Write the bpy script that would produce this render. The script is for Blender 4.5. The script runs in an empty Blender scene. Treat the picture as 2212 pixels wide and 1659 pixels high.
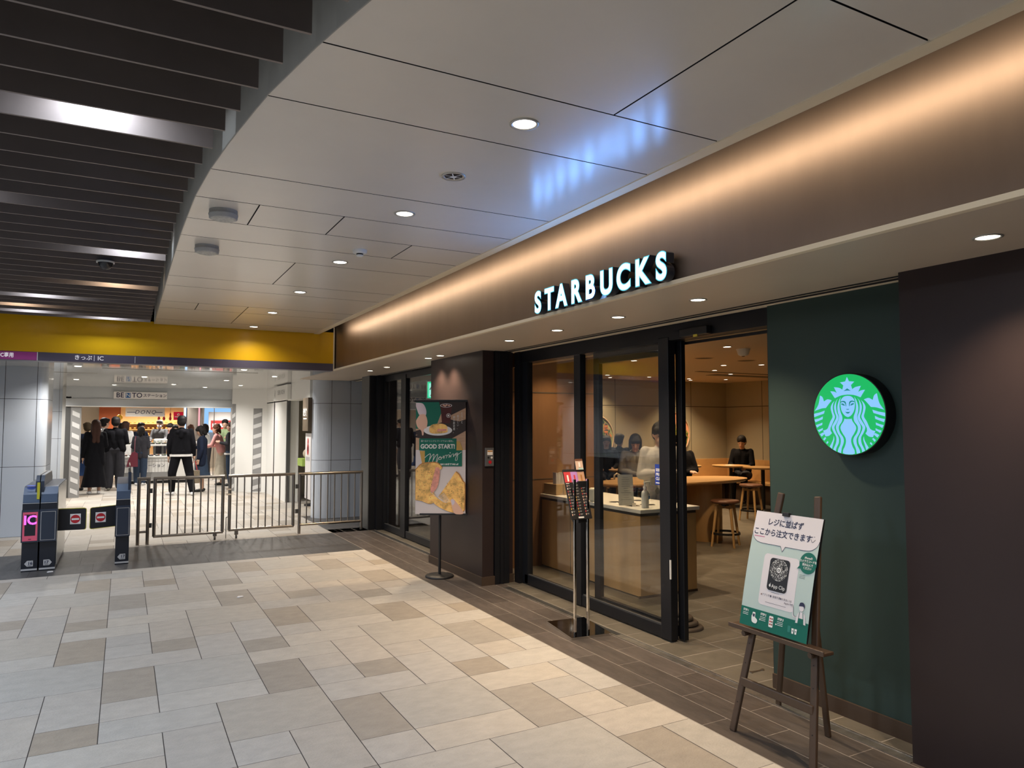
import bpy, bmesh, math, random
from mathutils import Vector, Matrix, Euler, geometry, noise
random.seed(7)
PI = math.pi
S = bpy.context.scene
COL = S.collection
R = math.radians

# ------------------------------------------------------------------ camera
FPX = 1550.0
cam_d = bpy.data.cameras.new('camera'); cam = bpy.data.objects.new('camera', cam_d); COL.objects.link(cam)
cam_d.sensor_fit = 'HORIZONTAL'; cam_d.sensor_width = 36.0; cam_d.lens = 36.0*FPX/2212.0
cam_d.clip_start = 0.05; cam_d.clip_end = 200
cam.location = (0, 0, 1.6)
cam.rotation_euler = Euler((R(90+3.2), 0, R(-28.38)), 'XYZ')
S.camera = cam
# ------------------------------------------------------------------ world, exposure
w = bpy.data.worlds.new('world'); S.world = w; w.use_nodes = True
w.node_tree.nodes['Background'].inputs[0].default_value = (0.62, 0.72, 1.0, 1)
w.node_tree.nodes['Background'].inputs[1].default_value = 0.085
vs = S.view_settings
S.display_settings.display_device = 'sRGB'
vs.view_transform = 'Standard'; vs.look = 'None'; vs.gamma = 1.0; vs.exposure = 0.0
vs.use_curve_mapping = False
S.cycles.use_denoising = True
S.cycles.max_bounces = 8; S.cycles.diffuse_bounces = 3; S.cycles.glossy_bounces = 3
S.cycles.transmission_bounces = 6; S.cycles.transparent_max_bounces = 16
S.cycles.sample_clamp_indirect = 4.0
S.cycles.caustics_reflective = False; S.cycles.caustics_refractive = False

WARM = (1.0, 0.72, 0.42); WARM2 = (1.0, 0.76, 0.50); NEUT = (1.0, 0.95, 0.88); COOL = (0.72, 0.84, 1.0)
LW_CEIL = 23.0; LW_SOFF = 100.0; LW_CAFE = 105.0; LW_FAR = 92.0; LW_LOUV = 5.5; LW_COVE = 2.05; LW_HALL = 66.0

def lamp(name, kind, loc, power, col, parent=None, rot=(0, 0, 0), size=0.07, spot=120, blend=0.6, sx=None):
    d = bpy.data.lights.new(name, kind); d.energy = power; d.color = col
    if kind == 'SPOT': d.spot_size = R(spot); d.spot_blend = blend; d.shadow_soft_size = size
    elif kind == 'AREA':
        d.size = size
        if sx: d.shape = 'RECTANGLE'; d.size_y = sx
    else: d.shadow_soft_size = size
    o = bpy.data.objects.new(name, d); COL.objects.link(o); o.location = loc; o.rotation_euler = rot
    if parent: o.parent = parent
    return o

# ------------------------------------------------------------------ materials
MATS = {}
def mat(name, c, rough=0.5, metal=0.0, emit=None, es=1.0, nscale=0, namt=0.0, bump=0.0, bscale=60, spec=0.5, attr=False, aniso=0, stretch=None, coat=0):
    if name in MATS: return MATS[name]
    m = bpy.data.materials.new(name); m.use_nodes = True; nt = m.node_tree; N = nt.nodes; L = nt.links
    b = N['Principled BSDF']
    b.inputs['Base Color'].default_value = (*c, 1); b.inputs['Roughness'].default_value = rough
    b.inputs['Metallic'].default_value = metal; b.inputs['Specular IOR Level'].default_value = spec
    if coat: b.inputs['Coat Weight'].default_value = coat; b.inputs['Coat Roughness'].default_value = 0.08
    if emit:
        b.inputs['Emission Color'].default_value = (*emit, 1); b.inputs['Emission Strength'].default_value = es
    tc = N.new('ShaderNodeTexCoord'); mp = N.new('ShaderNodeMapping'); L.new(tc.outputs['Object'], mp.inputs['Vector'])
    if stretch: mp.inputs['Scale'].default_value = stretch
    src = None
    if attr:
        a = N.new('ShaderNodeAttribute'); a.attribute_name = 'tint'; src = a.outputs['Color']
    if nscale:
        n = N.new('ShaderNodeTexNoise'); n.inputs['Scale'].default_value = nscale; n.inputs['Detail'].default_value = 6
        n.inputs['Roughness'].default_value = 0.65
        L.new(mp.outputs['Vector'], n.inputs['Vector'])
        r = N.new('ShaderNodeMapRange'); r.inputs['From Min'].default_value = 0.25; r.inputs['From Max'].default_value = 0.75
        r.inputs['To Min'].default_value = 1-namt; r.inputs['To Max'].default_value = 1+namt
        L.new(n.outputs['Fac'], r.inputs['Value'])
        mx = N.new('ShaderNodeMix'); mx.data_type = 'RGBA'; mx.blend_type = 'MULTIPLY'; mx.inputs['Factor'].default_value = 1
        if src: L.new(src, mx.inputs['A'])
        else: mx.inputs['A'].default_value = (*c, 1)
        L.new(r.outputs['Result'], mx.inputs['B']); src = mx.outputs['Result']
    if src: L.new(src, b.inputs['Base Color'])
    if bump:
        n2 = N.new('ShaderNodeTexNoise'); n2.inputs['Scale'].default_value = bscale; n2.inputs['Detail'].default_value = 5
        L.new(mp.outputs['Vector'], n2.inputs['Vector'])
        bp = N.new('ShaderNodeBump'); bp.inputs['Strength'].default_value = bump; bp.inputs['Distance'].default_value = 0.01
        L.new(n2.outputs['Fac'], bp.inputs['Height']); L.new(bp.outputs['Normal'], b.inputs['Normal'])
    MATS[name] = m; return m

def glassmat(name, tint=(0.97, 0.975, 0.965), refl=1.0):
    if name in MATS: return MATS[name]
    m = bpy.data.materials.new(name); m.use_nodes = True; nt = m.node_tree; N = nt.nodes; L = nt.links
    for n in list(N): N.remove(n)
    o = N.new('ShaderNodeOutputMaterial'); t = N.new('ShaderNodeBsdfTransparent'); t.inputs[0].default_value = (*tint, 1)
    g = N.new('ShaderNodeBsdfGlossy'); g.inputs['Roughness'].default_value = 0.0; g.inputs['Color'].default_value = (refl, refl, refl, 1)
    f = N.new('ShaderNodeLayerWeight'); f.inputs['Blend'].default_value = 0.5
    pw = N.new('ShaderNodeMath'); pw.operation = 'POWER'; pw.inputs[1].default_value = 5; L.new(f.outputs['Facing'], pw.inputs[0])
    ma = N.new('ShaderNodeMath'); ma.operation = 'MULTIPLY_ADD'; ma.inputs[1].default_value = 0.955; ma.inputs[2].default_value = 0.045; L.new(pw.outputs[0], ma.inputs[0])
    x = N.new('ShaderNodeMixShader'); L.new(ma.outputs[0], x.inputs[0]); L.new(t.outputs[0], x.inputs[1]); L.new(g.outputs[0], x.inputs[2])
    L.new(x.outputs[0], o.inputs[0]); MATS[name] = m; return m

def emat(name, c, s=1.0): return mat(name, (0.02, 0.02, 0.02), 0.4, emit=c, es=s)

# ------------------------------------------------------------------ mesh builder
def frame(origin, ex, ey):
    """matrix whose local x,y axes are ex,ey (world), z their cross product"""
    ex = Vector(ex).normalized(); ey = Vector(ey); ey = (ey - ex*ey.dot(ex)).normalized(); ez = ex.cross(ey)
    m = Matrix((ex, ey, ez)).transposed().to_4x4(); m.translation = Vector(origin); return m

class MB:
    def __init__(s): s.v = []; s.f = []; s.mi = []; s.sm = []; s.mats = []; s.tint = {}
    def m(s, mt):
        if mt not in s.mats: s.mats.append(mt)
        return s.mats.index(mt)
    def add(s, vs, fs, mt, smooth=False, M=None, tint=None):
        k = len(s.v); i = s.m(mt)
        s.v += [tuple(M @ Vector(p)) if M else tuple(p) for p in vs]
        for f in fs:
            if tint is not None: s.tint[len(s.f)] = tint
            s.f.append(tuple(k+a for a in f)); s.mi.append(i); s.sm.append(smooth)
        return s
    def box(s, a, b, mt, M=None, bev=0.0):
        x0, x1 = sorted((a[0], b[0])); y0, y1 = sorted((a[1], b[1])); z0, z1 = sorted((a[2], b[2]))
        if bev <= 0 or min(x1-x0, y1-y0, z1-z0) < 2.2*bev:
            vs = [(x0,y0,z0),(x1,y0,z0),(x1,y1,z0),(x0,y1,z0),(x0,y0,z1),(x1,y0,z1),(x1,y1,z1),(x0,y1,z1)]
            return s.add(vs, [(3,2,1,0),(4,5,6,7),(0,1,5,4),(1,2,6,5),(2,3,7,6),(3,0,4,7)], mt, M=M)
        bm = bmesh.new(); bmesh.ops.create_cube(bm, size=1)
        for v in bm.verts: v.co = Vector(((x0+x1)/2+v.co.x*(x1-x0), (y0+y1)/2+v.co.y*(y1-y0), (z0+z1)/2+v.co.z*(z1-z0)))
        bmesh.ops.bevel(bm, geom=bm.edges[:], offset=bev, segments=2, affect='EDGES', profile=0.5)
        s.add([v.co[:] for v in bm.verts], [[v.index for v in f.verts] for f in (bm.verts.index_update() or bm.faces)], mt, M=M)
        bm.free(); return s
    def ring(s, rings, mt, smooth=True, cap=True, M=None, closed=True):
        n = len(rings[0]); vs = [p for r in rings for p in r]; fs = []
        for i in range(len(rings)-1):
            for j in range(n if closed else n-1):
                k = (j+1) % n; fs.append((i*n+j, i*n+k, (i+1)*n+k, (i+1)*n+j))
        s.add(vs, fs, mt, smooth, M)
        if cap and closed:
            s.add(rings[0], [tuple(reversed(range(n)))], mt, False, M); s.add(rings[-1], [tuple(range(n))], mt, False, M)
        return s
    def tube(s, pts, r, mt, n=10, M=None, smooth=True):
        pts = [Vector(p) for p in pts]; rs = r if isinstance(r, (list, tuple)) else [r]*len(pts); rings = []
        up = None
        for i, p in enumerate(pts):
            d = (pts[min(i+1, len(pts)-1)] - pts[max(i-1, 0)]).normalized()
            if up is None: up = Vector((0, 0, 1)) if abs(d.z) < 0.9 else Vector((1, 0, 0))
            a = d.cross(up).normalized(); b = a.cross(d).normalized(); up = b
            rings.append([tuple(p + a*math.cos(2*PI*k/n)*rs[i] + b*math.sin(2*PI*k/n)*rs[i]) for k in range(n)])
        return s.ring(rings, mt, smooth, True, M)
    def lathe(s, prof, mt, c=(0, 0, 0), n=24, M=None, smooth=True, sx=1, sy=1):
        rings = [[(c[0]+r*sx*math.cos(2*PI*k/n), c[1]+r*sy*math.sin(2*PI*k/n), c[2]+z) for k in range(n)] for r, z in prof]
        return s.ring(rings, mt, smooth, True, M)
    def poly(s, pts, mt, M=None, z=0.0, thick=0.0, tint=None):
        P = [Vector((p[0], p[1], 0)) for p in pts]
        tris = geometry.tessellate_polygon([P])
        vs = [(p.x, p.y, z) for p in P]
        s.add(vs, [tuple(t) for t in tris], mt, M=M, tint=tint)
        if thick:
            n = len(vs); s.add([(p.x, p.y, z-thick) for p in P], [tuple(reversed(t)) for t in tris], mt, M=M)
            s.add(vs + [(p.x, p.y, z-thick) for p in P], [(i, (i+1) % n, n+(i+1) % n, n+i) for i in range(n)], mt, M=M)
        return s
    def rect(s, x0, y0, x1, y1, mt, M=None, z=0.0, thick=0.0): return s.poly([(x0, y0), (x1, y0), (x1, y1), (x0, y1)], mt, M, z, thick)
    def disc(s, cx, cy, r, mt, M=None, z=0.0, n=32, ry=None, thick=0): return s.poly([(cx+r*math.cos(2*PI*k/n), cy+(ry or r)*math.sin(2*PI*k/n)) for k in range(n)], mt, M, z, thick)
    def line(s, pts, wd, mt, M=None, z=0.0):
        for a, b in zip(pts, pts[1:]):
            a = Vector(a); b = Vector(b); d = b-a
            if d.length < 1e-6: continue
            n = Vector((-d.y, d.x)).normalized()*wd/2; e = d.normalized()*wd*0.25
            s.add([(*(a-n-e), z), (*(b-n+e), z), (*(b+n+e), z), (*(a+n-e), z)], [(0, 1, 2, 3)], mt, M=M)
        return s
    def text(s, body, size, mt, M, z=0.0, x=0, y=0, off=0.0, extr=0.0, align='CENTER', sx=1.0, spacing=1.0, shear=0, vert=False, res=3):
        if vert:
            for i, ch in enumerate(body): s.text(ch, size, mt, M, z, x, y-i*size*1.02, off, extr, 'CENTER', sx)
            return s
        c = bpy.data.curves.new('t', 'FONT'); c.body = body; c.size = size; c.align_x = align; c.align_y = 'CENTER'
        c.offset = off; c.extrude = extr; c.space_character = spacing; c.shear = shear; c.resolution_u = res
        o = bpy.data.objects.new('t', c); COL.objects.link(o)
        bpy.context.view_layer.update()
        me = o.evaluated_get(bpy.context.evaluated_depsgraph_get()).to_mesh()
        s.add([(x+v.co.x*sx, y+v.co.y, z+v.co.z) for v in me.vertices], [tuple(p.vertices) for p in me.polygons], mt, M=M)
        o.evaluated_get(bpy.context.evaluated_depsgraph_get()).to_mesh_clear()
        bpy.data.objects.remove(o); bpy.data.curves.remove(c)
        return s
    def sphere(s, c, r, mt, n=16, M=None):
        c = Vector(c); r = (r, r, r) if not isinstance(r, (tuple, list)) else r; rings = []
        for i in range(1, n//2):
            t = PI*i/(n//2)
            rings.append([(c.x+r[0]*math.sin(t)*math.cos(2*PI*k/n), c.y+r[1]*math.sin(t)*math.sin(2*PI*k/n), c.z-r[2]*math.cos(t)) for k in range(n)])
        return s.ring(rings, mt, True, True, M)
    def build(s, name, parent=None, recalc=False, inv=None):
        me = bpy.data.meshes.new(name); me.from_pydata(s.v, [], s.f)
        for mt in s.mats: me.materials.append(mt)
        me.polygons.foreach_set('material_index', s.mi); me.polygons.foreach_set('use_smooth', s.sm)
        if s.tint:
            ca = me.color_attributes.new('tint', 'FLOAT_COLOR', 'CORNER')
            for i, p in enumerate(me.polygons):
                t = s.tint.get(i, (0.1, 0.1, 0.1))
                for li in p.loop_indices: ca.data[li].color = (*t, 1)
        if recalc:
            bm = bmesh.new(); bm.from_mesh(me); bmesh.ops.recalc_face_normals(bm, faces=bm.faces); bm.to_mesh(me); bm.free()
        me.update()
        o = bpy.data.objects.new(name, me); COL.objects.link(o)
        if parent:
            o.parent = parent
            o.matrix_parent_inverse = Matrix.Identity(4)
            if inv is None:      # vertices were given in world space: move them into the parent's space
                mi = pmat(parent).inverted(); me.transform(mi)
        return o

def pmat(o):
    m = o.matrix_basis.copy()
    while o.parent: o = o.parent; m = o.matrix_basis @ m
    return m
def tag(o, label=None, cat=None, group=None, kind=None):
    if label: o['label'] = label
    if cat: o['category'] = cat
    if group: o['group'] = group
    if kind: o['kind'] = kind
    return o
def thing(name, label, cat, loc=(0, 0, 0), rz=0, group=None):
    o = bpy.data.objects.new(name, None); COL.objects.link(o); o.location = loc; o.rotation_euler = (0, 0, rz)
    o.empty_display_size = 0.1
    return tag(o, label, cat, group)
def struct(mb, name, label=None):
    o = mb.build(name); return tag(o, label, kind='structure')
def dup(o, loc, rz=None, label=None, group=None):
    c = o.copy(); COL.objects.link(c); c.location = loc
    if rz is not None: c.rotation_euler = (0, 0, rz)
    if label: c['label'] = label
    if group: c['group'] = group
    def kids(a, b):
        for ch in list(a.children):
            if ch == b: continue
            d = ch.copy(); COL.objects.link(d); d.parent = b; kids(ch, d)
    kids(o, c)
    return c

# common materials
m_floor = mat('light_stone_tile', (0.6, 0.55, 0.49), 0.5, nscale=9, namt=0.13, bump=0.35, bscale=70, attr=True, spec=0.35, stretch=(1, 1.6, 1))
m_joint = mat('dark_grout', (0.06, 0.05, 0.045), 0.9)
m_plank = mat('dark_plank_tile', (0.05, 0.045, 0.042), 0.42, nscale=5, namt=0.3, bump=0.12, bscale=30, attr=True, stretch=(4, 1, 1), spec=0.4)
m_lgrout = mat('light_grout', (0.34, 0.30, 0.26), 0.9)
m_intile = mat('cafe_floor_tile', (0.14, 0.12, 0.095), 0.38, nscale=4, namt=0.25, bump=0.1, bscale=30, attr=True, spec=0.4)
m_ceil = mat('satin_ceiling_panel', (0.74, 0.69, 0.62), 0.23, nscale=1.3, namt=0.04, spec=0.5)
m_gap = mat('panel_gap_black', (0.01, 0.01, 0.012), 0.8)
m_louv = mat('louvre_dark_aluminium', (0.21, 0.175, 0.16), 0.45, metal=0.1, nscale=3, namt=0.1)
m_lip = mat('grey_recess_edge', (0.33, 0.32, 0.29), 0.5, nscale=3, namt=0.08)
m_void = mat('void_black', (0.012, 0.012, 0.014), 0.9)
m_fascia = mat('bronze_satin_fascia', (0.32, 0.235, 0.18), 0.43, metal=0.96, nscale=2.5, namt=0.07, stretch=(1, 2, 0.5))
m_cream = mat('cream_profile', (0.92, 0.80, 0.60), 0.5)
m_soff = mat('soffit_paint', (0.66, 0.56, 0.45), 0.4, nscale=1.5, namt=0.03)
m_maroon = mat('dark_maroon_metal', (0.030, 0.019, 0.019), 0.42, nscale=2, namt=0.1, metal=0.2)
m_brownbase = mat('brown_skirting', (0.06, 0.038, 0.025), 0.5)
m_green = mat('dark_green_paint', (0.020, 0.044, 0.038), 0.6, nscale=2, namt=0.05)
m_black = mat('black_anodised_frame', (0.012, 0.013, 0.017), 0.4, metal=0.3)
m_black2 = mat('black_plastic', (0.01, 0.01, 0.012), 0.45)
m_grille = mat('grey_frame_edge', (0.12, 0.12, 0.12), 0.4, metal=0.5)
m_steel = mat('brushed_stainless', (0.42, 0.38, 0.34), 0.28, metal=1.0)
m_chrome = mat('polished_chrome', (0.8, 0.78, 0.75), 0.06, metal=1.0)
m_glass = glassmat('clear_pane')
m_white = mat('white_paint', (0.78, 0.78, 0.76), 0.45)
m_gwhite = mat('gloss_white_panel', (0.62, 0.67, 0.75), 0.15, spec=0.5)
m_lens = emat('lit_lamp_lens', (1.0, 0.94, 0.84), 9)
m_lensw = emat('lit_warm_lens', (1.0, 0.88, 0.7), 14)
m_ringm = mat('lamp_trim_ring', (0.5, 0.48, 0.44), 0.35, metal=0.4)
m_ink = mat('navy_ink', (0.02, 0.025, 0.07), 0.6)
m_wink = mat('white_ink', (0.8, 0.8, 0.78), 0.6)
m_paper = mat('white_paper', (0.8, 0.77, 0.76), 0.55)
m_wood = mat('light_oak', (0.48, 0.29, 0.12), 0.45, nscale=6, namt=0.18, stretch=(1, 1, 0.15))
m_woodt = mat('oak_top', (0.52, 0.3, 0.12), 0.35, nscale=6, namt=0.12, stretch=(0.3, 2, 1))
m_dwood = mat('dark_easel_wood', (0.075, 0.045, 0.028), 0.42, nscale=8, namt=0.15, stretch=(1, 1, 0.2))
m_leather = mat('brown_leather', (0.16, 0.07, 0.04), 0.4, nscale=20, namt=0.08)
m_yellow = mat('yellow_sign_panel', (0.78, 0.43, 0.005), 0.32, nscale=1.2, namt=0.03, spec=0.5)
m_purple = mat('dusk_grey_purple', (0.10, 0.085, 0.12), 0.4)
m_magenta = mat('magenta_panel', (0.42, 0.06, 0.28), 0.4)
m_red = mat('sign_red', (0.5, 0.01, 0.02), 0.4)

# ------------------------------------------------------------------ FLOOR
PX, X0F, PY, Y0F = 0.2925, -0.0742, 0.2917, 4.229
TP = [(4,0,2,1,'L'),(4,1,1,1,'L'),(4,2,1,1,'L'),(3,3,2,1,'R'),(4,4,2,1,'R'),(4,5,1,1,'L'),(4,6,1,2,'D'),(5,1,1,1,'D'),(5,2,1,2,'L'),
      (5,5,2,1,'R'),(5,6,2,2,'M'),(6,0,1,2,'L'),(6,2,1,1,'L'),(6,3,2,2,'M'),(7,0,1,1,'D'),(7,1,1,2,'L'),(7,5,1,2,'D')]
def tiles(mb, x0, x1, y0, y1):
    """irregular ashlar paving, clipped to the rectangle"""
    rnd = random.Random(3)
    ca, cb = int((x0-X0F)/PX)-12, int((x1-X0F)/PX)+8; ra, rb = int((y0-Y0F)/PY)-16, int((y1-Y0F)/PY)+10
    for k in range(ca//4-1, cb//4+2):
        for j in range(ra//8-2, rb//8+2):
            dc = 4*k; dr = 8*j+(4 if k % 2 else 0)
            for (c, r, wd, h, t) in TP:
                xa = X0F+PX*(c+dc); xb = xa+PX*wd; ya = Y0F+PY*(r+dr); yb = ya+PY*h
                g = 0.0022; ga = 0.0014
                xa += g; xb -= g; ya += ga; yb -= ga
                xa = max(xa, x0); xb = min(xb, x1); ya = max(ya, y0); yb = min(yb, y1)
                f = rnd.uniform(0.95, 1.04); wv = rnd.uniform(-0.012, 0.012)
                if xb-xa < 0.004 or yb-ya < 0.004: continue
                base = {'L': (0.445, 0.405, 0.36), 'R': (0.475, 0.435, 0.385), 'M': (0.42, 0.385, 0.34), 'D': (0.345, 0.30, 0.25)}[t]
                mb.add([(xa,ya,0),(xb,ya,0),(xb,yb,0),(xa,yb,0)], [(0,1,2,3)], m_floor, tint=(base[0]*f+wv, base[1]*f, base[2]*f-wv))
XE = 2.748; YB = 9.06; YC = 10.66
fl = MB()
fl.box((-9, -4, -0.3), (XE, 34, -0.0025), m_joint)
tiles(fl, -7, XE, -3.5, YB); tiles(fl, -7, 3.6, YC, 33)
# dark gate band
rnd = random.Random(5)
y = YB
for (ya, yb) in ((YB, YB+0.53), (YB+0.53, YB+1.06), (YB+1.06, YC)):
    x = -7.0 + rnd.random()*0.4
    while x < XE:
        xb = min(x+0.59, XE); f = rnd.uniform(0.85, 1.15)
        fl.add([(x+.0012,ya+.0012,0),(xb-.0012,ya+.0012,0),(xb-.0012,yb-.0012,0),(x+.0012,yb-.0012,0)], [(0,1,2,3)], m_plank, tint=(0.075*f, 0.07*f, 0.068*f)); x = xb
# dark planks along the shop front
fl.box((XE, -4, -0.3), (3.46, 11.4, -0.0006), m_lgrout)
fl.box((XE-0.003, -4, -0.01), (XE+0.003, 11.4, 0.0008), m_lgrout)
ys0 = [3.584, 3.945, 4.215, 3.75]
for k, (xa, xb) in enumerate(((XE+.003, 2.933), (2.933, 3.118), (3.118, 3.303), (3.303, 3.40))):
    y = ys0[k]-0.62*14
    while y < 11.4:
        yb = min(y+0.62, 11.4); f = rnd.uniform(0.85, 1.15)
        fl.add([(xa+.0022,y+.002,0),(xb-.0022,y+.002,0),(xb-.0022,yb-.002,0),(xa+.0022,yb-.002,0)], [(0,1,2,3)], m_plank, tint=(0.085*f, 0.07*f, 0.062*f)); y = yb
# dark floor by the far column
fl.box((2.75, YC, -0.3), (5, 34, -0.003), m_lgrout)
for i in range(6):
    xa = 2.75+i*0.3
    for j in range(6):
        ya = 11.0+j*0.3; f = rnd.uniform(0.85, 1.15)
        fl.add([(xa+.0015,ya+.0015,0.001),(xa+.2985,ya+.0015,0.001),(xa+.2985,ya+.2985,0.001),(xa+.0015,ya+.2985,0.001)], [(0,1,2,3)], m_plank, tint=(0.08*f, 0.075*f, 0.072*f))
# cafe floor
fl.box((3.46, -4, -0.3), (14, 13, -0.0006), m_lgrout)
for i in range(27):
    xa = 3.40+0.4*i if i else 3.40
    xb = xa+0.4
    for j in range(-2, 42):
        ya = 2.68+0.298*j+ (0.149 if i % 2 else 0)
        if ya < 2.0 or ya > 12.6: continue
        f = rnd.uniform(0.88, 1.12)
        fl.add([(xa+.0035,ya+.0035,0),(xb-.0035,ya+.0035,0),(xb-.0035,ya+.2945,0),(xa+.0035,ya+.2945,0)], [(0,1,2,3)], m_intile, tint=(0.13*f, 0.115*f, 0.092*f))
struct(fl, 'floor', 'pale and tan stone paving with dark tile bands')
# metal threshold rail
t = MB(); 
m_thr = mat('scuffed_aluminium', (0.4, 0.38, 0.35), 0.35, metal=0.9, nscale=12, namt=0.35, bump=0.2, bscale=50)
m_slot = mat('rail_slot', (0.05, 0.05, 0.05), 0.5, metal=0.5)
for (ya, yb) in ((2.17, 6.32), (7.9, 10.6)):
    t.box((3.31, ya, -0.01), (3.325, yb, 0.004), m_thr); t.box((3.325, ya, -0.01), (3.375, yb, 0.0015), m_slot if yb > 7 else m_thr); t.box((3.375, ya, -0.01), (3.39, yb, 0.004), m_thr)
t.box((3.33, 4.5, -0.01), (3.372, 6.3, 0.003), m_slot)
struct(t, 'trim_1', 'aluminium threshold rail in the floor along the shop front')
t = thing('floor_bolt_plate', 'small metal floor bolt plate set in the cafe doorway', 'floor bolt', (3.66, 3.42, 0))
b = MB(); b.box((3.60, 3.415, 0), (3.70, 3.427, 0.004), m_steel); b.lathe([(0.012, 0), (0.012, 0.008)], m_steel, (3.60, 3.42, 0), 12); b.lathe([(0.012, 0), (0.012, 0.008)], m_steel, (3.70, 3.42, 0), 12)
b.build('bolt_plate', t)
# small white litter on the floor
for nm, lb, c in (('paper_scrap', 'small white paper scrap on the pale paving', (0.99, 7.13)), ('paper_scrap', 'small white scrap at the foot of the double ticket gate', (-0.66, 9.30))):
    b = MB(); b.poly([(c[0]-.028, c[1]-.012), (c[0]-.01, c[1]-.03), (c[0]+.03, c[1]-.015), (c[0]+.022, c[1]+.018), (c[0]-.015, c[1]+.022)], m_paper, z=0.008, thick=0.007)
    tag(b.build(nm), lb, 'litter')

# ------------------------------------------------------------------ CEILING
ZC = 2.84; XC = 2.262
EDGE = [(-3, 3.2), (-1, 1.85), (0, 1.25), (1.0, 0.86), (1.5, 0.72), (1.98, 0.603), (2.295, 0.53), (2.763, 0.443), (3.27, 0.38), (3.7, 0.338), (4.19, 0.308), (5.03, 0.293), (6, 0.292), (9.9, 0.30)]
def xe(y):
    for (a, xa), (b, xb) in zip(EDGE, EDGE[1:]):
        if a <= y <= b: return xa+(xb-xa)*(y-a)/(b-a)
    return EDGE[-1][1] if y > 5 else EDGE[0][1]
seams = [-3, -1.6, -0.6, 0.4, 1.345, 2.287, 2.767, 3.71, 4.2, 4.665, 5.11, 5.6, 6.57, 7.04, 7.97, 8.44, 9.38, 9.88]
cross = {1.345: [1.70], 0.4: [1.70], 4.2: [0.645, 1.13], 4.665: [1.73], 5.6: [1.13], 7.97: [0.645, 1.13], 8.44: [1.13]}
c = MB(); G = 0.004
for a, b in zip(seams, seams[1:]):
    xs = [None]+cross.get(a, [])+[XC]
    for x0_, x1_ in zip(xs, xs[1:]):
        pts = []
        n = 8
        for i in range(n+1):
            y = a+G+(b-a-2*G)*i/n
            pts.append(((xe(y) if x0_ is None else x0_+G), y))
        xr = x1_ - (G if x1_ != XC else 0)
        P = [(xr, a+G), (xr, b-G)] + list(reversed(pts))
        c.poly([(p[0], p[1]) for p in P], m_ceil, z=ZC)
        nn = len(P); c.add([(p[0], p[1], ZC) for p in P]+[(p[0], p[1], ZC+.012) for p in P], [(i, (i+1) % nn, nn+(i+1) % nn, nn+i) for i in range(nn)], m_gap)
# backing over the gaps, follows the curve
P = [(XC, -3), (XC, 9.9)]+[(xe(y)+0.003, y) for y in [9.9-0.25*i for i in range(52)]]
c.poly(P, m_gap, z=ZC+0.013, thick=-0.03)
struct(c, 'ceiling', 'satin off-white ceiling panels with black seams')
# recess wall along the curve
c = MB(); n = 90; ra = []
for i in range(n+1):
    y = 9.88-12.6*i/n; x = xe(y); ra.append((x-0.004, y))
for (xa, ya), (xb, yb) in zip(ra, ra[1:]):
    c.add([(xa, ya, ZC-0.003), (xb, yb, ZC-0.003), (xb, yb, ZC+0.42), (xa, ya, ZC+0.42), (xa+.006, ya, ZC-0.003), (xb+.006, yb, ZC-0.003)], [(0,1,2,3), (0,4,5,1)], m_lip, smooth=True)
struct(c, 'trim_2', 'grey curved edge of the louvred ceiling recess')
c = MB(); c.box((-9, -4, ZC+0.42), (3.2, 10.2, ZC+0.5), m_void)
struct(c, 'ceiling', 'dark slab above the louvres')
# louvres
lt = thing('louvre_ceiling', 'dark bronze louvre blades filling the curved ceiling recess', 'louvred ceiling', (-3, 3, ZC))
for i in range(-13, 33):
    y = 2.258+0.2342*i
    xr = xe(y)-0.045
    b = MB(); b.box((-8.5, y-0.006, ZC), (xr, y+0.006, ZC+0.2), m_louv); b.build('louvre_blade', lt)
# cove, fascia, soffit
XF = 2.56; ZS = 2.344
c = MB(); c.box((XC, -3.5, ZC-0.006), (XC+0.07, 9.9, ZC+0.05), m_cream)
struct(c, 'trim_3', 'cream metal profile along the ceiling edge')
c = MB(); c.box((XC-0.02, -3.5, ZC+0.42), (XF+0.2, 9.95, ZC+0.47), m_white); c.box((XC-0.02, -3.5, ZC+0.05), (XC+0.0, 9.9, ZC+0.42), m_white)
struct(c, 'trim_4', 'white light cove above the fascia')
c = MB(); c.box((XF, -3.5, ZS+0.018), (XF+0.03, 9.97, ZC+0.42), m_fascia)
struct(c, 'wall_fascia', 'satin bronze fascia above the shop front')
c = MB(); c.box((XF-0.024, -3.5, ZS-0.006), (XF+0.01, 9.97, ZS+0.016), m_cream)
struct(c, 'trim_5', 'cream metal profile along the soffit edge')
c = MB(); c.box((XF+.01, -3.5, ZS), (3.40, 12.2, ZS+0.015), m_soff); c.box((3.43, -3.5, ZS), (3.455, 12.2, ZS+0.015), m_soff); c.box((3.40, -3.5, ZS-.001), (3.43, 12.2, ZS+0.05), m_black)
c.box((3.455, -3.5, ZS-.001), (3.50, 12.2, ZS+0.05), m_gap); c.box((3.50, -3.5, ZS-0.005), (3.56, 12.2, ZS+0.02), m_cream)
struct(c, 'ceiling', 'painted soffit above the shop entrance')
strip = thing('cove_light_strip', 'warm light strip hidden in the cove above the bronze fascia', 'light strip', (2.32, 3.2, ZC+0.06))
b = MB(); b.box((2.285, -3.0, ZC+0.052), (2.33, 9.8, ZC+0.064), m_white); b.build('housing', strip)
lamp('strip_light', 'AREA', (0.022, 0, -0.03), LW_COVE*12.6, (1.0, 0.82, 0.60), strip, rot=(0, R(-84), 0), size=0.05, sx=12.6)

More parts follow.
